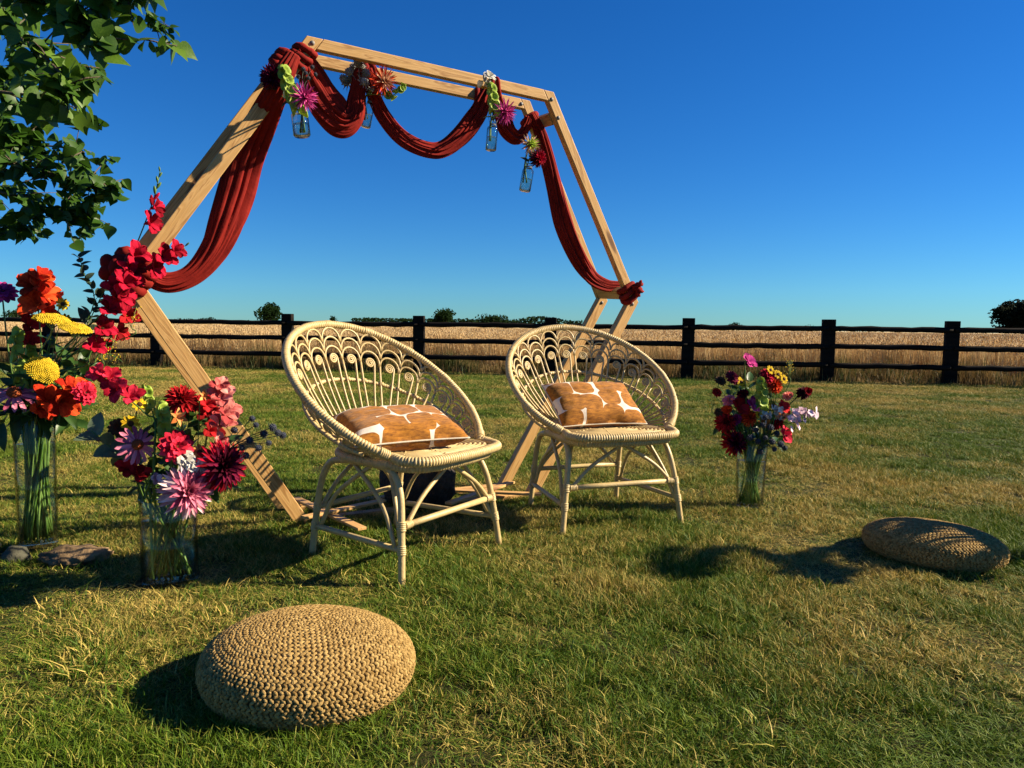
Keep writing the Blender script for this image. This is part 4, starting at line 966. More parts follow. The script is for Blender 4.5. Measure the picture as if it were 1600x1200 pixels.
def cluster(v, px, py, Y, wpx, hpx, mt, label, group, name='stock', n=14, fpx=12, f=(.7, .2), ang=0):
    """spike of many small four-petalled florets"""
    top = at(px, py, Y); sp = [Vector(p) for p in v.stem(top, Vector((0, 0, 1)))] if v else [top-Vector((0, 0, .05)), top]
    t = thing(name, label, 'flower', sp[0], group); MB().tube([p-sp[0] for p in sp], .0024, 6).build('stem', M_['stem'], t)
    D = fpx*Y/F; pm = petal(.55*D, .5*D, 20, -5, .1, .05, 'round', 2, 3); one = MB()
    for q in range(5): one.addm(pm, Matrix.Rotation(TAU*q/5, 4, 'Z'))
    me = one.mesh('floret', M_[mt]); k = Y/F
    for q in range(n):
        a, b = random.uniform(-.5, .5), random.uniform(-.5, .5)
        x = a*wpx*math.cos(ang)-b*hpx*math.sin(ang); z = a*wpx*math.sin(ang)+b*hpx*math.cos(ang)
        p = top+Vector((x*k, random.uniform(-.02, .02), z*k)); d = facing(p, (f[0]+random.uniform(-.7, .7), f[1]+random.uniform(-.6, .6)))
        obj('floret', me, t, frame(d, Vector((random.random(), random.random(), 1)), p-sp[0]))
    return t
def frothy(v, root, w, hgt, Y, label, group, mt='yarrow', n=90, name='goldenrod'):
    S0 = at(*root, Y); sp = [Vector(p) for p in v.stem(S0, Vector((0, 0, 1)))]; t = thing(name, label, 'flower', sp[0], group)
    MB().tube([p-sp[0] for p in sp], .0022, 6).build('stem', M_['stem_pale'], t); mb = MB(); tw = MB(); k = Y/F
    for b in range(7):
        e = S0+Vector((random.uniform(-.5, .5)*w*k, random.uniform(-.03, .03), random.uniform(.2, 1)*hgt*k)); tw.tube([S0-sp[0], S0.lerp(e, .5)-sp[0]+Vector((0, 0, .006)), e-sp[0]], .0009, 4)
        for q in range(n//7):
            p = S0.lerp(e, random.uniform(.45, 1))+Vector((random.gauss(0, .006), random.gauss(0, .006), random.gauss(0, .006))); s = random.uniform(.0015, .0034); mb.ell(p-sp[0], s, s, s, 4, 3)
    tw.build('branches', M_['stem_pale'], t); mb.build('florets', M_[mt], t)
def make_vase(name, label, v, water_h, flare=0):
    t = thing(name, label, 'vase', v.c, 'glass flower vases on the lawn'); r, h = v.r, v.h; rt = r*(1+flare); w_ = .004
    MB().lathe([(0, .001), (r*.97, .001), (r, .006), ((r+rt)/2*.995, h*.5), (rt, h-.003), (rt-.0015, h), (rt-w_+.001, h-.001), ((r+rt)/2-w_, h*.5), (r-w_, .016), (r*.5, .013), (0, .013)], 56).build('glass', M_['glass'], t)
    rw = r-w_-.0012; MB().lathe([(0, .0145), (rw*.98, .0165), (rw+(rt-r)*water_h/h, water_h), (rw*.5, water_h-.0005), (0, water_h-.0005)], 48).build('water', M_['water'], t)
    return t
G1, G2, G3, G4 = 'flowers in the tall left vase', 'flowers in the short vase', 'flowers in the right vase', 'flowers in the hanging bottles'
# ---- tall vase
VT = Vase((-1.845, 2.80, .03), .068, .54, 1); make_vase('glass_vase', 'tall clear cylinder vase packed with green stems, on stones at the left', VT, .40, .06)
gladiolus(VT, [(66, 560), (62, 505), (58, 462), (57, 428)], 2.78, [(.42, 46, .8), (.52, 52, -.9), (.62, 56, .75), (.74, 52, -.8), (.86, 44, .2)], 2, 'coral', 'orange-red gladiolus standing highest above the tall vase', G1)
gladiolus(VT, [(58, 580), (46, 540), (40, 505), (44, 470)], 2.86, [(.35, 38, -.5), (.6, 40, .2), (.85, 34, -.3)], 2, 'deepred', 'dark red gladiolus just below the topmost orange-red one', G1)
bloom(VT, 'zinnia', 4, 456, 2.75, 44, (-.3, .9), 'magenta', 'magenta zinnia cut by the left frame edge', G1)
yarrow(VT, 82, 500, 2.54, 52, (.3, .9), 'upper left flat yellow yarrow head seen edge-on below the orange-red gladiolus', G1, .3, (.25, -.14, .95))
yarrow(VT, 118, 514, 2.52, 46, (.3, .9), 'right-hand flat yellow yarrow head pointing at the arch', G1, .3, (.3, -.16, .93))
yarrow(VT, 66, 578, 2.50, 48, (.35, .75), 'round bright yellow yarrow head facing the camera above the tall vase', G1, .5)
bloom(VT, 'coreopsis', 98, 475, 2.72, 21, (.1, .1), 'yellow', 'higher small yellow tickseed beside the orange-red gladiolus', G1)
bloom(VT, 'coreopsis', 102, 500, 2.72, 21, (.5, .0), 'yellow', 'lower small yellow tickseed beside the orange-red gladiolus', G1)
bloom(VT, 'coreopsis', 162, 513, 2.66, 21, (.1, .1), 'yellow', 'small yellow tickseed among crimson gladiolus at the arch foot', G1)
bells(VT, [(36, 632), (32, 590), (24, 540), (30, 515)], 2.72, 24, 'lime green bells stem left of the round yellow yarrow', G1, 14)
bells(VT, [(98, 625), (108, 602), (122, 590)], 2.70, 22, 'short lime green bells stem right of the round yellow yarrow', G1, 8)
bells(VT, [(52, 600), (50, 566), (46, 540)], 2.84, 22, 'lime green bells stem deep behind the round yellow yarrow', G1, 9)
bloom(VT, 'coneflower', 22, 616, 2.66, 74, (-.35, 1.5), 'pink', 'side-on mauve coneflower at the left rim of the tall vase', G1, 'orange_brown')
gladiolus(VT, [(48, 640), (75, 628), (105, 618), (124, 606)], 2.62, [(.05, 46, .5), (.28, 54, -.5), (.5, 56, .6), (.72, 50, -.6), (.92, 40, .2)], 2, 'coral', 'orange-red gladiolus lying across the rim of the tall vase', G1)
bloom(VT, 'zinnia', 133, 614, 2.60, 40, (.5, .1), 'redpink', 'rose pink zinnia at the right of the tall vase', G1)
gladiolus(VT, [(176, 470), (198, 420), (228, 345), (242, 305), (250, 268)], 2.74, [(.08, 46, -.6), (.2, 48, .6), (.32, 44, .5), (.48, 40, .7), (.6, 34, .5)], 7, 'crimson', 'tall crimson gladiolus climbing the left arch beam', G1, Ys=[2.70, 2.72, 2.76, 2.78, 2.80])
gladiolus(VT, [(150, 520), (182, 455), (225, 420), (262, 396), (290, 384)], 2.70, [(.22, 48, .2), (.38, 48, -.3), (.52, 46, .6), (.66, 42, .3), (.8, 34, .4)], 4, 'crimson', 'crimson gladiolus leaning right across the arch corner', G1, Ys=[2.68, 2.70, 2.72, 2.74, 2.76])
gladiolus(VT, [(138, 560), (158, 510), (180, 468), (200, 436)], 2.66, [(.1, 38, -.5), (.3, 40, .6), (.5, 44, -.5), (.68, 46, .5), (.88, 44, 0)], 0, 'crimson', 'dark crimson gladiolus below the arch corner', G1)
gladiolus(VT, [(150, 560), (172, 528), (192, 500), (206, 480)], 2.74, [(.15, 30, -.5), (.45, 34, .6), (.75, 36, -.3)], 2, 'deepred', 'shaded red gladiolus tucked behind the small tickseed', G1)
sprig(VT, [(120, 530), (148, 470), (132, 430), (124, 400)], 2.72, 20, 'thin dark leafy sprig rising against the sky beside the arch corner', G1, 22, 'dark_leaf', wratio=.6)
sprig(VT, [(130, 520), (150, 480), (164, 450)], 2.74, 26, 'broad dark leaf sprig behind the crimson gladiolus', G1, 9, 'dark_leaf', wratio=.6)
frothy(VT, (165, 575), 60, 70, 2.68, 'yellow-green froth of tiny florets beneath the crimson gladiolus', G1)
frothy(VT, (205, 512), 40, 34, 2.72, 'small yellow froth just right of the arch foot gladiolus', G1, n=60)
for k, q in enumerate([[(70, 650), (60, 600), (40, 560)], [(60, 650), (85, 590), (100, 540)], [(80, 648), (110, 585), (150, 545)], [(45, 650), (20, 640), (0, 665)], [(90, 650), (100, 640), (112, 660)], [(60, 645), (75, 560), (80, 530)], [(40, 650), (30, 640), (22, 650)], [(75, 652), (78, 640), (86, 645)], [(58, 655), (58, 640), (52, 630)], [(90, 655), (98, 640), (104, 640)], [(66, 655), (72, 640), (70, 620)], [(50, 652), (40, 600), (22, 590)], [(84, 650), (100, 600), (108, 570)], [(70, 655), (66, 640), (62, 645)], [(45, 655), (35, 625), (30, 600)], [(94, 652), (120, 600), (140, 580)]]):
    sprig(VT, q, 2.72+.05*(k % 3), 44, 'dark green leafy stem filling the tall vase bouquet', 'leafy stems filling the tall vase', 8, 'leaf', wratio=.36)
for k in range(26):
    a = k*2.4; top = VT.c+Vector((.9*VT.r*math.cos(a), .9*VT.r*math.sin(a), VT.h+random.uniform(.0, .06)))
    flower_root('cut_stem', 'bare green flower stem packed inside the tall left vase', 'stem', VT.stem(top, Vector((0, 0, 1))), 'cut stems packed in the tall vase', random.uniform(.0030, .0048), 'stem' if k % 3 else 'stem_pale')
# ---- short vase
VS = Vase((-1.185, 2.49, .0), .092, .30, 2); make_vase('glass_vase', 'short wide cylinder vase half full of water nearest the camera', VS, .225)
gladiolus(VS, [(232, 650), (200, 622), (172, 598), (150, 580)], 2.40, [(.3, 42, .3), (.5, 44, -.5), (.7, 40, .5), (.9, 34, -.3)], 2, 'redpink', 'pinkish red gladiolus leaning left toward the tall vase', G2)
bloom(VS, 'coreopsis', 218, 632, 2.42, 24, (.1, .5), 'yellow', 'yellow tickseed under the leaning red gladiolus', G2)
bloom(VS, 'coreopsis', 204, 662, 2.40, 30, (.1, .15), 'yellow', 'brown-eyed yellow tickseed just above the pink coneflower', G2)
bloom(VS, 'zinnia', 186, 668, 2.44, 34, (-.4, .3), 'brown', 'dried brown flower head left of the brown-eyed tickseed', G2)
bloom(VS, 'coreopsis', 312, 707, 2.40, 28, (.1, .1), 'orange', 'orange-brown tickseed right of the red zinnia', G2)
bells(VS, [(262, 690), (255, 655), (252, 634)], 2.40, 26, 'lime green bells at the middle of the short vase bouquet', G2, 10)
bells(VS, [(240, 650), (232, 622), (228, 604)], 2.46, 20, 'smaller lime green bells behind the yellow tickseed', G2, 8)
bloom(VS, 'coneflower', 214, 695, 2.36, 64, (.25, .15), 'pink', 'pink coneflower with rust centre at the left of the short bouquet', G2, 'orange_brown')
bloom(VS, 'zinnia', 276, 698, 2.34, 56, (.15, .1), 'redpink', 'red zinnia facing the camera in the short bouquet', G2, 'orange_brown')
bloom(VS, 'dahlia', 291, 768, 2.32, 88, (.25, -.05), 'palepink', 'large pale pink dahlia hanging over the short vase rim', G2, mt2='pink')
bloom(VS, 'dahlia', 284, 626, 2.46, 56, (.1, .9), 'deepred', 'deep red flower at the top of the short bouquet', G2)
bloom(VS, 'lily', 276, 652, 2.36, 34, (.4, .1), 'orange', 'orange lily below the deep red flower', G2)
bloom(VS, 'lily', 318, 620, 2.38, 24, (.2, .3), 'orange', 'small yellow-orange lily beside the arch leg', G2)
gladiolus(VS, [(332, 705), (342, 668), (346, 632), (338, 600)], 2.42, [(.08, 40, .4), (.3, 48, -.4), (.52, 50, .4), (.72, 46, -.2), (.9, 36, .2)], 1, 'salmon', 'salmon pink gladiolus at the top right of the short bouquet', G2)
gladiolus(VS, [(322, 690), (326, 655), (320, 630)], 2.50, [(.2, 42, .4), (.55, 44, -.5), (.9, 36, .2)], 0, 'deepred', 'red gladiolus behind the salmon pink one', G2)
bloom(VS, 'dahlia', 346, 728, 2.38, 84, (.5, -.1), 'crimson', 'burgundy dahlia drooping at the lower right of the short bouquet', G2, mt2='burgundy')
cluster(VS, 300, 722, 2.33, 40, 24, 'white', 'creamy white blossom cluster left of the burgundy dahlia', G2, 'snapdragon', 14, 14)
cluster(VS, 324, 728, 2.35, 26, 22, 'white', 'smaller creamy blossom cluster against the burgundy dahlia', G2, 'snapdragon', 9, 14)
sea_holly(VS, (352, 706), [(366, 672), (378, 700), (390, 688), (400, 664), (412, 678), (404, 700), (420, 692), (434, 676), (394, 654), (384, 712), (374, 716), (442, 680), (426, 668)], 2.40, 12, 'dark blue sea holly spray right of the salmon gladiolus', G2)
sprig(VS, [(225, 735), (190, 712), (162, 690), (142, 672)], 2.42, 38, 'grey-green leaf sprig jutting left below the pink coneflower', G2, 11, 'grey_leaf', wratio=.7)
gladiolus(VS, [(225, 750), (208, 742), (190, 730)], 2.38, [(.3, 36, .4), (.8, 36, -.3)], 0, 'deepred', 'shaded red bloom below the grey-green sprig', G2)
bloom(VS, 'open', 244, 748, 2.34, 20, (.3, .1), 'lilac', 'small lilac bloom left of the pale pink dahlia', G2)
for k, q in enumerate([[(262, 775), (235, 735), (205, 720)], [(275, 770), (300, 690), (318, 660)], [(280, 770), (330, 720), (352, 690)], [(262, 770), (255, 700), (240, 665)], [(250, 775), (238, 758), (214, 762)], [(285, 772), (318, 752), (340, 765)], [(265, 770), (290, 680), (300, 640)], [(270, 775), (262, 730), (258, 700)], [(280, 772), (310, 735), (330, 745)], [(255, 772), (230, 700), (222, 680)], [(272, 770), (280, 660), (268, 630)]]):
    sprig(VS, q, 2.46+.03*(k % 3), 34, 'dark green leafy stem filling the short vase bouquet', 'leafy stems filling the short vase', 9, 'leaf', wratio=.45)
for k in range(5):
    a = k*2.4+1; top = VS.c+Vector((.7*VS.r*math.cos(a), .7*VS.r*math.sin(a), VS.h+random.uniform(.0, .05)))
    flower_root('cut_stem', 'thick pale green stem standing in the short vase', 'stem', VS.stem(top, Vector((0, 0, 1))), 'thick stems in the short vase', random.uniform(.004, .0055), 'stem_pale')
# ---- right vase
VR = Vase((1.22, 3.67, .0), .066, .33, 3); make_vase('glass_vase', 'slender flared glass vase standing alone on the right', VR, .24, .18)
def RB(kind, px, py, d, f, mt, label, Y=3.62, cmt=None, mt2=None): bloom(VR, kind, px, py, Y, d*1.22, (f[0]+.35, f[1]+.15), mt, label, G3, cmt, d >= 24, mt2)
RB('zinnia', 1126, 595, 16, (-.2, .6), 'brown', 'brown seed-head flower at the top left of the right bouquet', cmt='brown')
RB('open', 1170, 565, 24, (.2, .6), 'magenta', 'magenta blossom topping the right bouquet')
RB('zinnia', 1145, 590, 22, (.1, .5), 'burgundy', 'maroon flower left of the lime bells in the right bouquet')
RB('coreopsis', 1158, 597, 15, (.1, .2), 'yellow', 'yellow tickseed beside the maroon flower in the right bouquet')
RB('coreopsis', 1204, 578, 13, (.1, .2), 'yellow', 'topmost of the yellow tickseeds right of the crimson zinnia')
RB('coreopsis', 1216, 585, 14, (.1, .2), 'yellow', 'middle of the yellow tickseeds right of the crimson zinnia')
RB('coreopsis', 1225, 592, 14, (.2, .1), 'yellow', 'lowest of the yellow tickseeds right of the crimson zinnia')
bells(VR, [(1188, 640), (1190, 612), (1190, 594)], 3.60, 20, 'lime green bells at the centre of the right bouquet', G3, 11)
RB('zinnia', 1201, 588, 26, (.1, .5), 'crimson', 'crimson zinnia above the coral flower in the right bouquet')
RB('dahlia', 1210, 602, 24, (.3, .2), 'coral', 'coral flower beside the lime bells in the right bouquet')
RB('pompon', 1258, 613, 23, (.4, .2), 'burgundy', 'round burgundy bloom on a long stem right of the right bouquet', mt2='crimson')
RB('open', 1156, 634, 30, (.1, .1), 'deepred', 'bright red bloom at the left middle of the right bouquet')
RB('open', 1177, 633, 24, (.1, .2), 'hotpink', 'hot pink bloom just below the lime bells')
RB('dahlia', 1170, 653, 24, (.1, .1), 'coral', 'orange-red bloom at the middle of the right bouquet')
RB('open', 1224, 637, 22, (.3, .3), 'deepred', 'small red bloom at the right middle of the right bouquet')
RB('coreopsis', 1186, 648, 14, (.1, .1), 'yellow', 'yellow-orange tickseed in the middle of the right bouquet')
RB('coreopsis', 1208, 634, 16, (.1, .4), 'yellow', 'yellow petalled bloom under the coral flower')
cluster(VR, 1256, 648, 3.60, 46, 16, 'lilac', 'pale lilac stock pointing right from the right bouquet', G3, 'stock', 18, 12)
cluster(VR, 1206, 648, 3.60, 34, 22, 'white', 'cream blossom cluster in the middle of the right bouquet', G3, 'snapdragon', 13, 11)
cluster(VR, 1240, 662, 3.60, 24, 18, 'lilac', 'small pale lilac cluster under the lilac stock', G3, 'stock', 8, 11)
RB('dahlia', 1133, 660, 30, (-.2, .1), 'deepred', 'dark red flower at the left side of the right bouquet')
RB('dahlia', 1147, 692, 36, (-.1, -.1), 'deepred', 'dark red dahlia drooping over the rim of the right vase', mt2='burgundy')
RB('open', 1226, 680, 26, (.3, .1), 'redpink', 'pinkish red bloom at the lower right of the right bouquet')
RB('zinnia', 1120, 613, 14, (-.2, .2), 'deepred', 'tiny red bloom at the left tip of the right bouquet')
RB('zinnia', 1123, 644, 13, (-.3, .2), 'brown', 'tiny brown bloom at the left edge of the right bouquet')
sea_holly(VR, (1192, 700), [(1180, 672), (1192, 664), (1204, 668), (1214, 678), (1196, 684), (1206, 690), (1184, 690), (1220, 694), (1196, 652), (1172, 684), (1226, 700), (1210, 702), (1188, 706)], 3.57, 10, 'steel blue sea holly cluster low in the right bouquet', G3)
frothy(VR, (1114, 636), 16, 26, 3.64, 'thin yellow froth at the far left of the right bouquet', G3, n=40)
frothy(VR, (1234, 590), 12, 30, 3.64, 'thin yellow froth spire at the top right of the right bouquet', G3, n=40)
for k, q in enumerate([[(1170, 690), (1150, 640), (1140, 615)], [(1175, 690), (1190, 650), (1200, 620)], [(1180, 690), (1215, 660), (1235, 640)], [(1165, 692), (1150, 665), (1130, 640)], [(1172, 690), (1172, 640), (1170, 590)], [(1170, 692), (1160, 660), (1150, 650)], [(1180, 692), (1200, 670), (1212, 655)], [(1168, 694), (1145, 670), (1125, 665)], [(1180, 694), (1205, 690), (1225, 690)], [(1172, 692), (1180, 650), (1185, 630)], [(1166, 690), (1158, 625), (1152, 600)], [(1178, 690), (1198, 640), (1215, 605)]]):
    sprig(VR, q, 3.66+.03*(k % 2), 24, 'dark green leafy stem filling the right vase bouquet', 'leafy stems filling the right vase', 9, 'leaf', wratio=.42)
for k in range(12):
    a = k*2.4; top = VR.c+Vector((.8*VR.r*math.cos(a), .8*VR.r*math.sin(a), VR.h+random.uniform(.0, .04)))
    flower_root('cut_stem', 'pale green stem packed inside the right vase', 'stem', VR.stem(top, Vector((0, 0, 1))), 'cut stems packed in the right vase', random.uniform(.0030, .0042), 'stem_pale')
for px_, py_, d_, mt_, lb_ in ((1140, 625, 20, 'pink', 'small pink bloom left of the bright red one in the right bouquet'), (1162, 615, 18, 'burgundy', 'small maroon bloom above the bright red one in the right bouquet'), (1196, 660, 18, 'orange', 'small orange bloom over the sea holly'), (1215, 662, 20, 'crimson', 'small crimson bloom right of the sea holly'), (1150, 655, 20, 'magenta', 'small magenta bloom above the drooping dark red dahlia'), (1232, 618, 16, 'salmon', 'small salmon bloom at the right shoulder of the right bouquet'), (1222, 650, 18, 'peach', 'small peach bloom beside the pale lilac stock'), (1136, 640, 18, 'coral', 'small orange-red bloom at the left shoulder of the right bouquet')):
    RB('pompon', px_, py_, d_, (.1, .2), mt_, lb_)
# ---- tall bouquet standing just outside the right frame edge; its shadow crosses the pouf
VX = Vase((2.48, 2.86, .0), .078, .50, 4); make_vase('glass_vase', 'tall glass vase beyond the right frame edge', VX, .40, .06)
for k in range(36):
    a = k*2.4; rr = .21*math.sqrt((k+.5)/36); top = Vector((2.48+rr*math.cos(a)*.8, 2.86+rr*math.sin(a), .50+.62*((k*7) % 36)/35)); d = Vector((math.cos(a)*.6, math.sin(a)*.6-.4, .8)).normalized()
    mt = ['deepred', 'coral', 'pink', 'hotpink', 'orange'][k % 5]
    t = flower_root('dahlia', 'mixed bright bloom in the vase beyond the right frame edge', 'flower', VX.stem(top, d), 'flowers in the vase beyond the frame'); head(t, frame(d, None, top-t.location), 'dahlia', .13, mt, None, False)
# ------------------------------------------------------------------ hanging bottles
class NoVase:
    def __init__(s, p): s.p = Vector(p)
    def stem(s, top, d): return cr([s.p-Vector((random.uniform(-.012, .012), random.uniform(-.01, .01), .095)), s.p, s.p.lerp(top, .5)+Vector((0, 0, .008)), top], 12)
def bottle(px, py, wpx, hpx, tilt, off, label, jar=False):
    c = mid_arch(px, py, off); k = c.y/F; r, h = wpx*k/2, hpx*k; top = c+Vector((0, 0, h/2))
    t = thing('hanging_bottle', label, 'bottle', c-Vector((0, 0, h/2)), 'glass bottles hung from the arch'); t.rotation_euler = (R(-4), R(tilt), 0)
    nk = .62 if jar else .55; sh = .80 if jar else .74; n = 20; w_ = .0022
    MB().lathe([(0, .001), (r*.9, .001), (r, r*.15), (r, h*sh), (r*.9, h*(sh+.05)), (r*nk, h*(sh+.10)), (r*nk, h*.96), (r*nk*1.15, h*.965), (r*nk*1.15, h), (r*nk-w_, h), (r*nk-w_, h*(sh+.09)), (r-w_*1.4, h*sh), (r-w_, r*.2), (0, .006)], n).build('glass', M_['bottle'], t)
    hw = h*.45; MB().lathe([(0, .0065), (r-w_-.001, r*.2+.001), (r-w_-.001, hw), (0, hw)], n).build('water', M_['water'], t)
    hk = MB(); 
    for q in range(3): hk.tube([(r*nk*1.08*math.cos(a), r*nk*1.08*math.sin(a), h*(sh+.12)+q*.0025) for a in np.linspace(0, TAU, 14)[:-1]], .0012, 5, closed=True)
    for s_ in (-1, 1): hk.tube(cr([(s_*r*nk, 0, h*.9), (s_*r*.9, .01, h*1.3), (0, .02, h*1.3+.09)], 10), .001, 5)
    hk.build('hanging_wire', M_['steel'], t)
    return NoVase(top)
B1 = bottle(472, 192, 26, 40, -8, OM-.09, 'squat clear jar hung at the top left corner of the arch', True)
Yb = lambda px, py, off: mid_arch(px, py, off).y
y1 = Yb(470, 150, OM-.27)
bloom(B1, 'spider', 475, 152, y1-.02, 46, (.35, .1), 'hotpink', 'spiky hot pink dahlia in the jar at the top left arch corner', G4)
bells(B1, [(468, 178), (456, 150), (447, 125), (443, 104)], y1, 25, 'lime green bells stem in the jar at the top left arch corner', G4, 13)
bloom(B1, 'dahlia', 428, 122, y1+.03, 44, (-.5, .1), 'burgundy', 'near-black dahlia left of the lime bells on the arch', G4)
sprig(B1, [(455, 160), (435, 145), (428, 125)], y1+.04, 22, 'dark leaf sprig behind the near-black dahlia', G4, 8, 'dark_leaf')
sea_holly(B1, (470, 150), [(482, 122), (488, 105), (493, 116), (478, 114), (466, 120), (474, 108)], y1, 7, 'sea holly sprig on the red drape at the top left corner', G4)
B2 = bottle(571, 176, 15, 44, 10, OM, 'slim aqua bottle hung behind the first swag')
y2 = Yb(575, 130, OM-.06)
sea_holly(B2, (562, 136), [(545, 112), (552, 104), (560, 98), (566, 106), (572, 114), (550, 122), (558, 116), (536, 122), (541, 128), (564, 122), (570, 128)], y2, 15, 'silver grey spiky sprig hanging under the top beam', G4, 'silver', 'silver')
bloom(B2, 'spider', 598, 127, y2-.02, 48, (.3, .1), 'coral', 'spiky orange dahlia under the middle of the top beam', G4, mt2='peach')
bells(B2, [(596, 148), (612, 150), (626, 140), (630, 132)], y2, 15, 'lime green bells curling right of the orange dahlia', G4, 7)
frothy(B2, (580, 146), 16, 24, y2, 'brownish froth between the silver sprig and the orange dahlia', G4, n=50, mt='silver')
B3 = bottle(767, 212, 17, 44, 4, OM-.06, 'pale aqua bottle hung right of the long middle swag')
y3 = Yb(770, 150, OM-.21)
bloom(B3, 'spider', 788, 174, y3, 42, (.4, .0), 'hotpink', 'spiky hot pink dahlia above the bottle right of the middle swag', G4)
bells(B3, [(772, 178), (770, 155), (768, 132)], y3-.01, 19, 'lime green bells between the white bloom and the pink dahlia', G4, 10)
bloom(B3, 'open', 765, 120, y3, 22, (.2, 1.2), 'white', 'white bloom on the top beam near the right corner', G4)
sprig(B3, [(772, 190), (770, 176), (774, 162)], y3+.03, 18, 'dark leaf sprig at the neck of the bottle right of the middle swag', G4, 7, 'dark_leaf')
sprig(B3, [(766, 140), (758, 128), (749, 126)], y3+.01, 16, 'brown-grey leaf beside the white bloom on the top beam', G4, 3, 'silver', wratio=.7)
B4 = bottle(820, 277, 18, 42, 9, OM-.06, 'pale aqua bottle hung lowest, beside the right beam')
y4 = Yb(828, 235, OM-.16)
bloom(B4, 'spider', 828, 226, y4-.01, 34, (.3, .3), 'peach', 'peach dahlia with lime heart above the lowest bottle', G4, mt2='lime')
bloom(B4, 'dahlia', 841, 247, y4, 30, (.6, .0), 'burgundy', 'burgundy dahlia against the drape above the lowest bottle', G4, mt2='crimson')
sprig(B4, [(824, 258), (828, 246), (834, 236)], y4+.02, 16, 'dark leaf sprig at the neck of the lowest bottle', G4, 7, 'dark_leaf')

# ------------------------------------------------------------------ overhanging tree at the upper left
tr = thing('broadleaf_tree', 'broad-leaved green tree overhanging the upper left corner', 'tree', (-6.2, 5.4, 0))
TB = Vector((-6.2, 5.4, 0)); tk = MB()
tk.tube(cr([(0, 0, -.1), (.05, .02, 1), (-.05, .05, 2.2), (.1, 0, 3.6), (.15, .1, 5.4)], 24), np.linspace(.24, .10, 24), 12); tk.build('trunk', M_['bark'], tr)
def leaf_shape():
    # broad pointed leaf with shallow shoulders, folded along the midrib
    o_ = [(0, 0), (.04, .16), (.12, .36), (.24, .45), (.36, .44), (.50, .38), (.66, .25), (.82, .12), (1, 0)]
    vs = []; fs = []
    for x, yw in o_: vs += [(x, -yw, .22*yw-.22*x*x-.1*yw*yw), (x, 0, -.22*x*x), (x, yw, .22*yw-.22*x*x-.1*yw*yw)]
    for j in range(len(o_)-1):
        for i in range(2): fs.append([j*3+i, j*3+i+1, (j+1)*3+i+1, (j+1)*3+i])
    return MB().add(vs, fs)
LF = leaf_shape(); lme = LF.mesh('leaf', M_['tree_leaf']); leaves = []
br = MB(); rs = random.Random(11)
def bough(pts, Ys, nleaf, size, spread, twig=.010, sub=5, x0=None):
    P = [at(p[0], p[1], y_) for p, y_ in zip(pts, Ys)]; S = cr(P, 60)
    br.tube([Vector(p)-TB for p in S], np.linspace(twig, twig*.25, 60), 6)
    tw = []
    for q in range(sub*3):
        a = Vector(S[rs.randrange(8, 60)]); d = Vector((rs.gauss(0, 1), rs.gauss(0, .7), rs.gauss(0, 1))).normalized()*spread*rs.uniform(.4, 1.1); e = a+d; tw.append((a, e))
        br.tube([a-TB, a.lerp(e, .5)-TB+Vector((0, 0, .01)), e-TB], [twig*.3, twig*.22, twig*.12], 5)
    for q in range(int(nleaf*2.2)):
        if rs.random() < .35: p = Vector(S[rs.randrange(12, 60)])+Vector((rs.gauss(0, .03), rs.gauss(0, .03), rs.gauss(0, .03)))
        else: a, e = rs.choice(tw); p = a.lerp(e, rs.uniform(.25, 1.05))
        s_ = size*rs.uniform(.5, 1.1); z = Vector((rs.gauss(.5, .6), rs.gauss(-.35, .55), rs.gauss(.6, .5))).normalized(); x = Vector((rs.gauss(0, 1), rs.gauss(0, 1), rs.gauss(-.7, .5)))
        leaves.append((frame(z, x, p-TB) @ Matrix.Scale(s_, 4), s_/max(.5, p.y), p))
bough([(-420, 140), (-150, 160), (-40, 185), (15, 200), (40, 215)], [4.7, 4.2, 4.0, 3.9, 3.9], 90, .085, .16, .011, 6)
bough([(-300, 90), (-60, 110), (20, 125), (48, 140)], [4.4, 3.7, 3.5, 3.5], 60, .085, .15, .011, 5)
bough([(-420, -140), (-150, -60), (40, 0), (130, 40), (178, 62)], [4.6, 3.6, 3.0, 2.75, 2.7], 120, .088, .22, .014, 8)
bough([(-420, -60), (-120, -10), (30, 60), (90, 110), (112, 140)], [4.6, 3.7, 3.1, 2.9, 2.85], 110, .090, .20, .014, 7)
bough([(-300, -120), (0, -50), (140, -25), (205, 0)], [4.4, 3.2, 2.8, 2.75], 70, .085, .16, .012, 6)
bough([(-200, -140), (60, -70), (190, -20), (236, 28), (252, 70)], [4.8, 4.2, 3.9, 3.85, 3.85], 70, .062, .16, .008, 5)
bough([(-420, 80), (-150, 110), (-20, 140), (60, 150), (105, 158)], [4.6, 3.8, 3.4, 3.3, 3.2], 70, .10, .2, .012, 6)
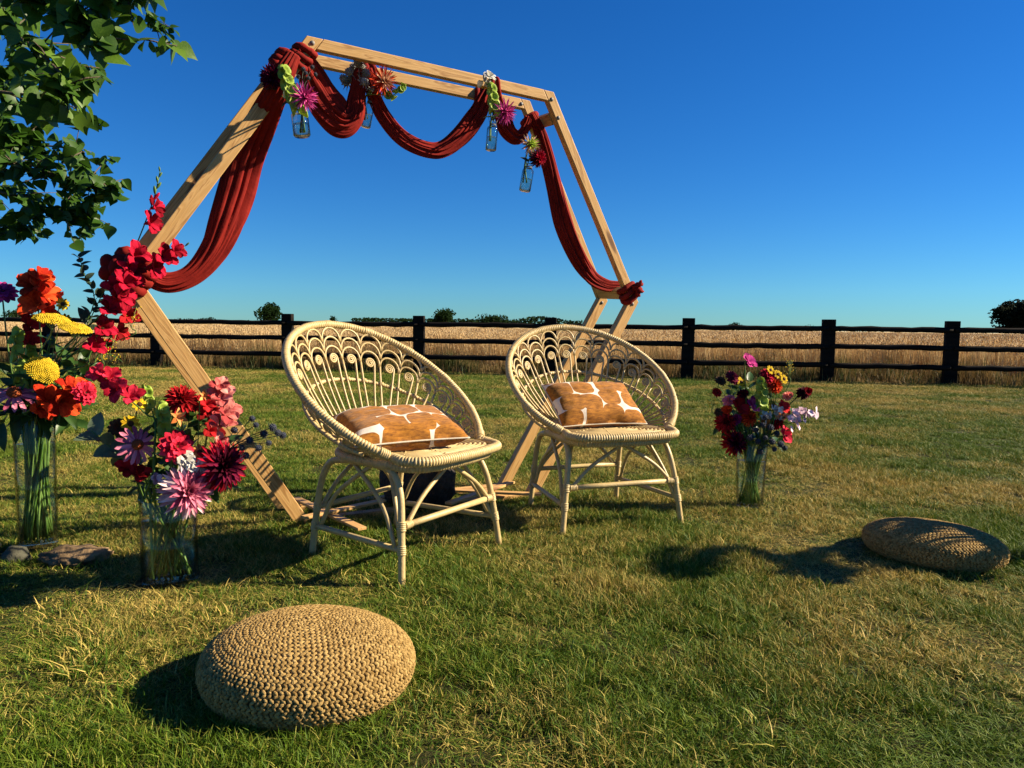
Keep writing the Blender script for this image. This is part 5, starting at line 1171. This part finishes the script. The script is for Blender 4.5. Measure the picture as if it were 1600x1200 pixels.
bough([(-420, 200), (-150, 220), (10, 255), (110, 278), (178, 300)], [4.8, 4.4, 4.2, 4.15, 4.1], 190, .078, .27, .014, 10)
bough([(-420, 260), (-150, 280), (0, 300), (95, 330), (150, 322)], [4.9, 4.5, 4.3, 4.2, 4.2], 170, .08, .25, .012, 9)
bough([(-420, 240), (-180, 250), (-20, 232), (75, 228), (132, 238)], [4.9, 4.5, 4.4, 4.3, 4.2], 120, .075, .18, .012, 8)
bough([(-380, 320), (-150, 330), (-20, 345), (25, 358), (50, 352)], [4.9, 4.6, 4.4, 4.3, 4.3], 60, .075, .15, .010, 6)
bough([(-420, 0), (-250, 60), (-100, 200), (-30, 260)], [4.8, 4.6, 4.4, 4.4], 150, .09, .35, .014, 9)
# boughs reach back to the trunk
for q0, h_ in (((-420, -140), 3.5), ((-420, -60), 3.3), ((-300, -120), 3.8), ((-200, -140), 4.0), ((-420, 80), 3.0), ((-420, 200), 2.6), ((-420, 260), 2.5), ((-420, 240), 2.55), ((-380, 320), 2.4), ((-420, 0), 3.2)):
    e = at(q0[0], q0[1], 4.7)-TB; br.tube(cr([(0, .03, h_-.3), e*.5+Vector((0, 0, .12+.5*h_-.1*h_)), e], 14), np.linspace(.06, .014, 14), 7)
# inner crown beyond the frame
for q in range(900):
    d = Vector((rs.gauss(0, 1), rs.gauss(0, 1), rs.gauss(0, .8))).normalized()*(rs.random()**.4)*1.7; p = TB+Vector((.1, 0, 4.4))+d
    leaves.append((frame(Vector((rs.gauss(0, .5), rs.gauss(0, .5), 1)), Vector((rs.gauss(0, 1), rs.gauss(0, 1), -.5)), p-TB) @ Matrix.Scale(.11, 4), 0, p))
br.build('branch', M_['bark'], tr)
vis = lambda p: -.74 < p.x/p.y < .74 and (p.z-H)/p.y < .46
leaves.sort(key=lambda q: -(q[1]+(1 if vis(q[2]) else 0)))
for Mx, s_, p in leaves[:300]: obj('leaf', lme, tr, Mx)
lb = MB()
for Mx, s_, p in leaves[300:]: lb.addm(LF, Mx)
tag(lb.build('foliage', M_['tree_leaf'], tr), kind='stuff')
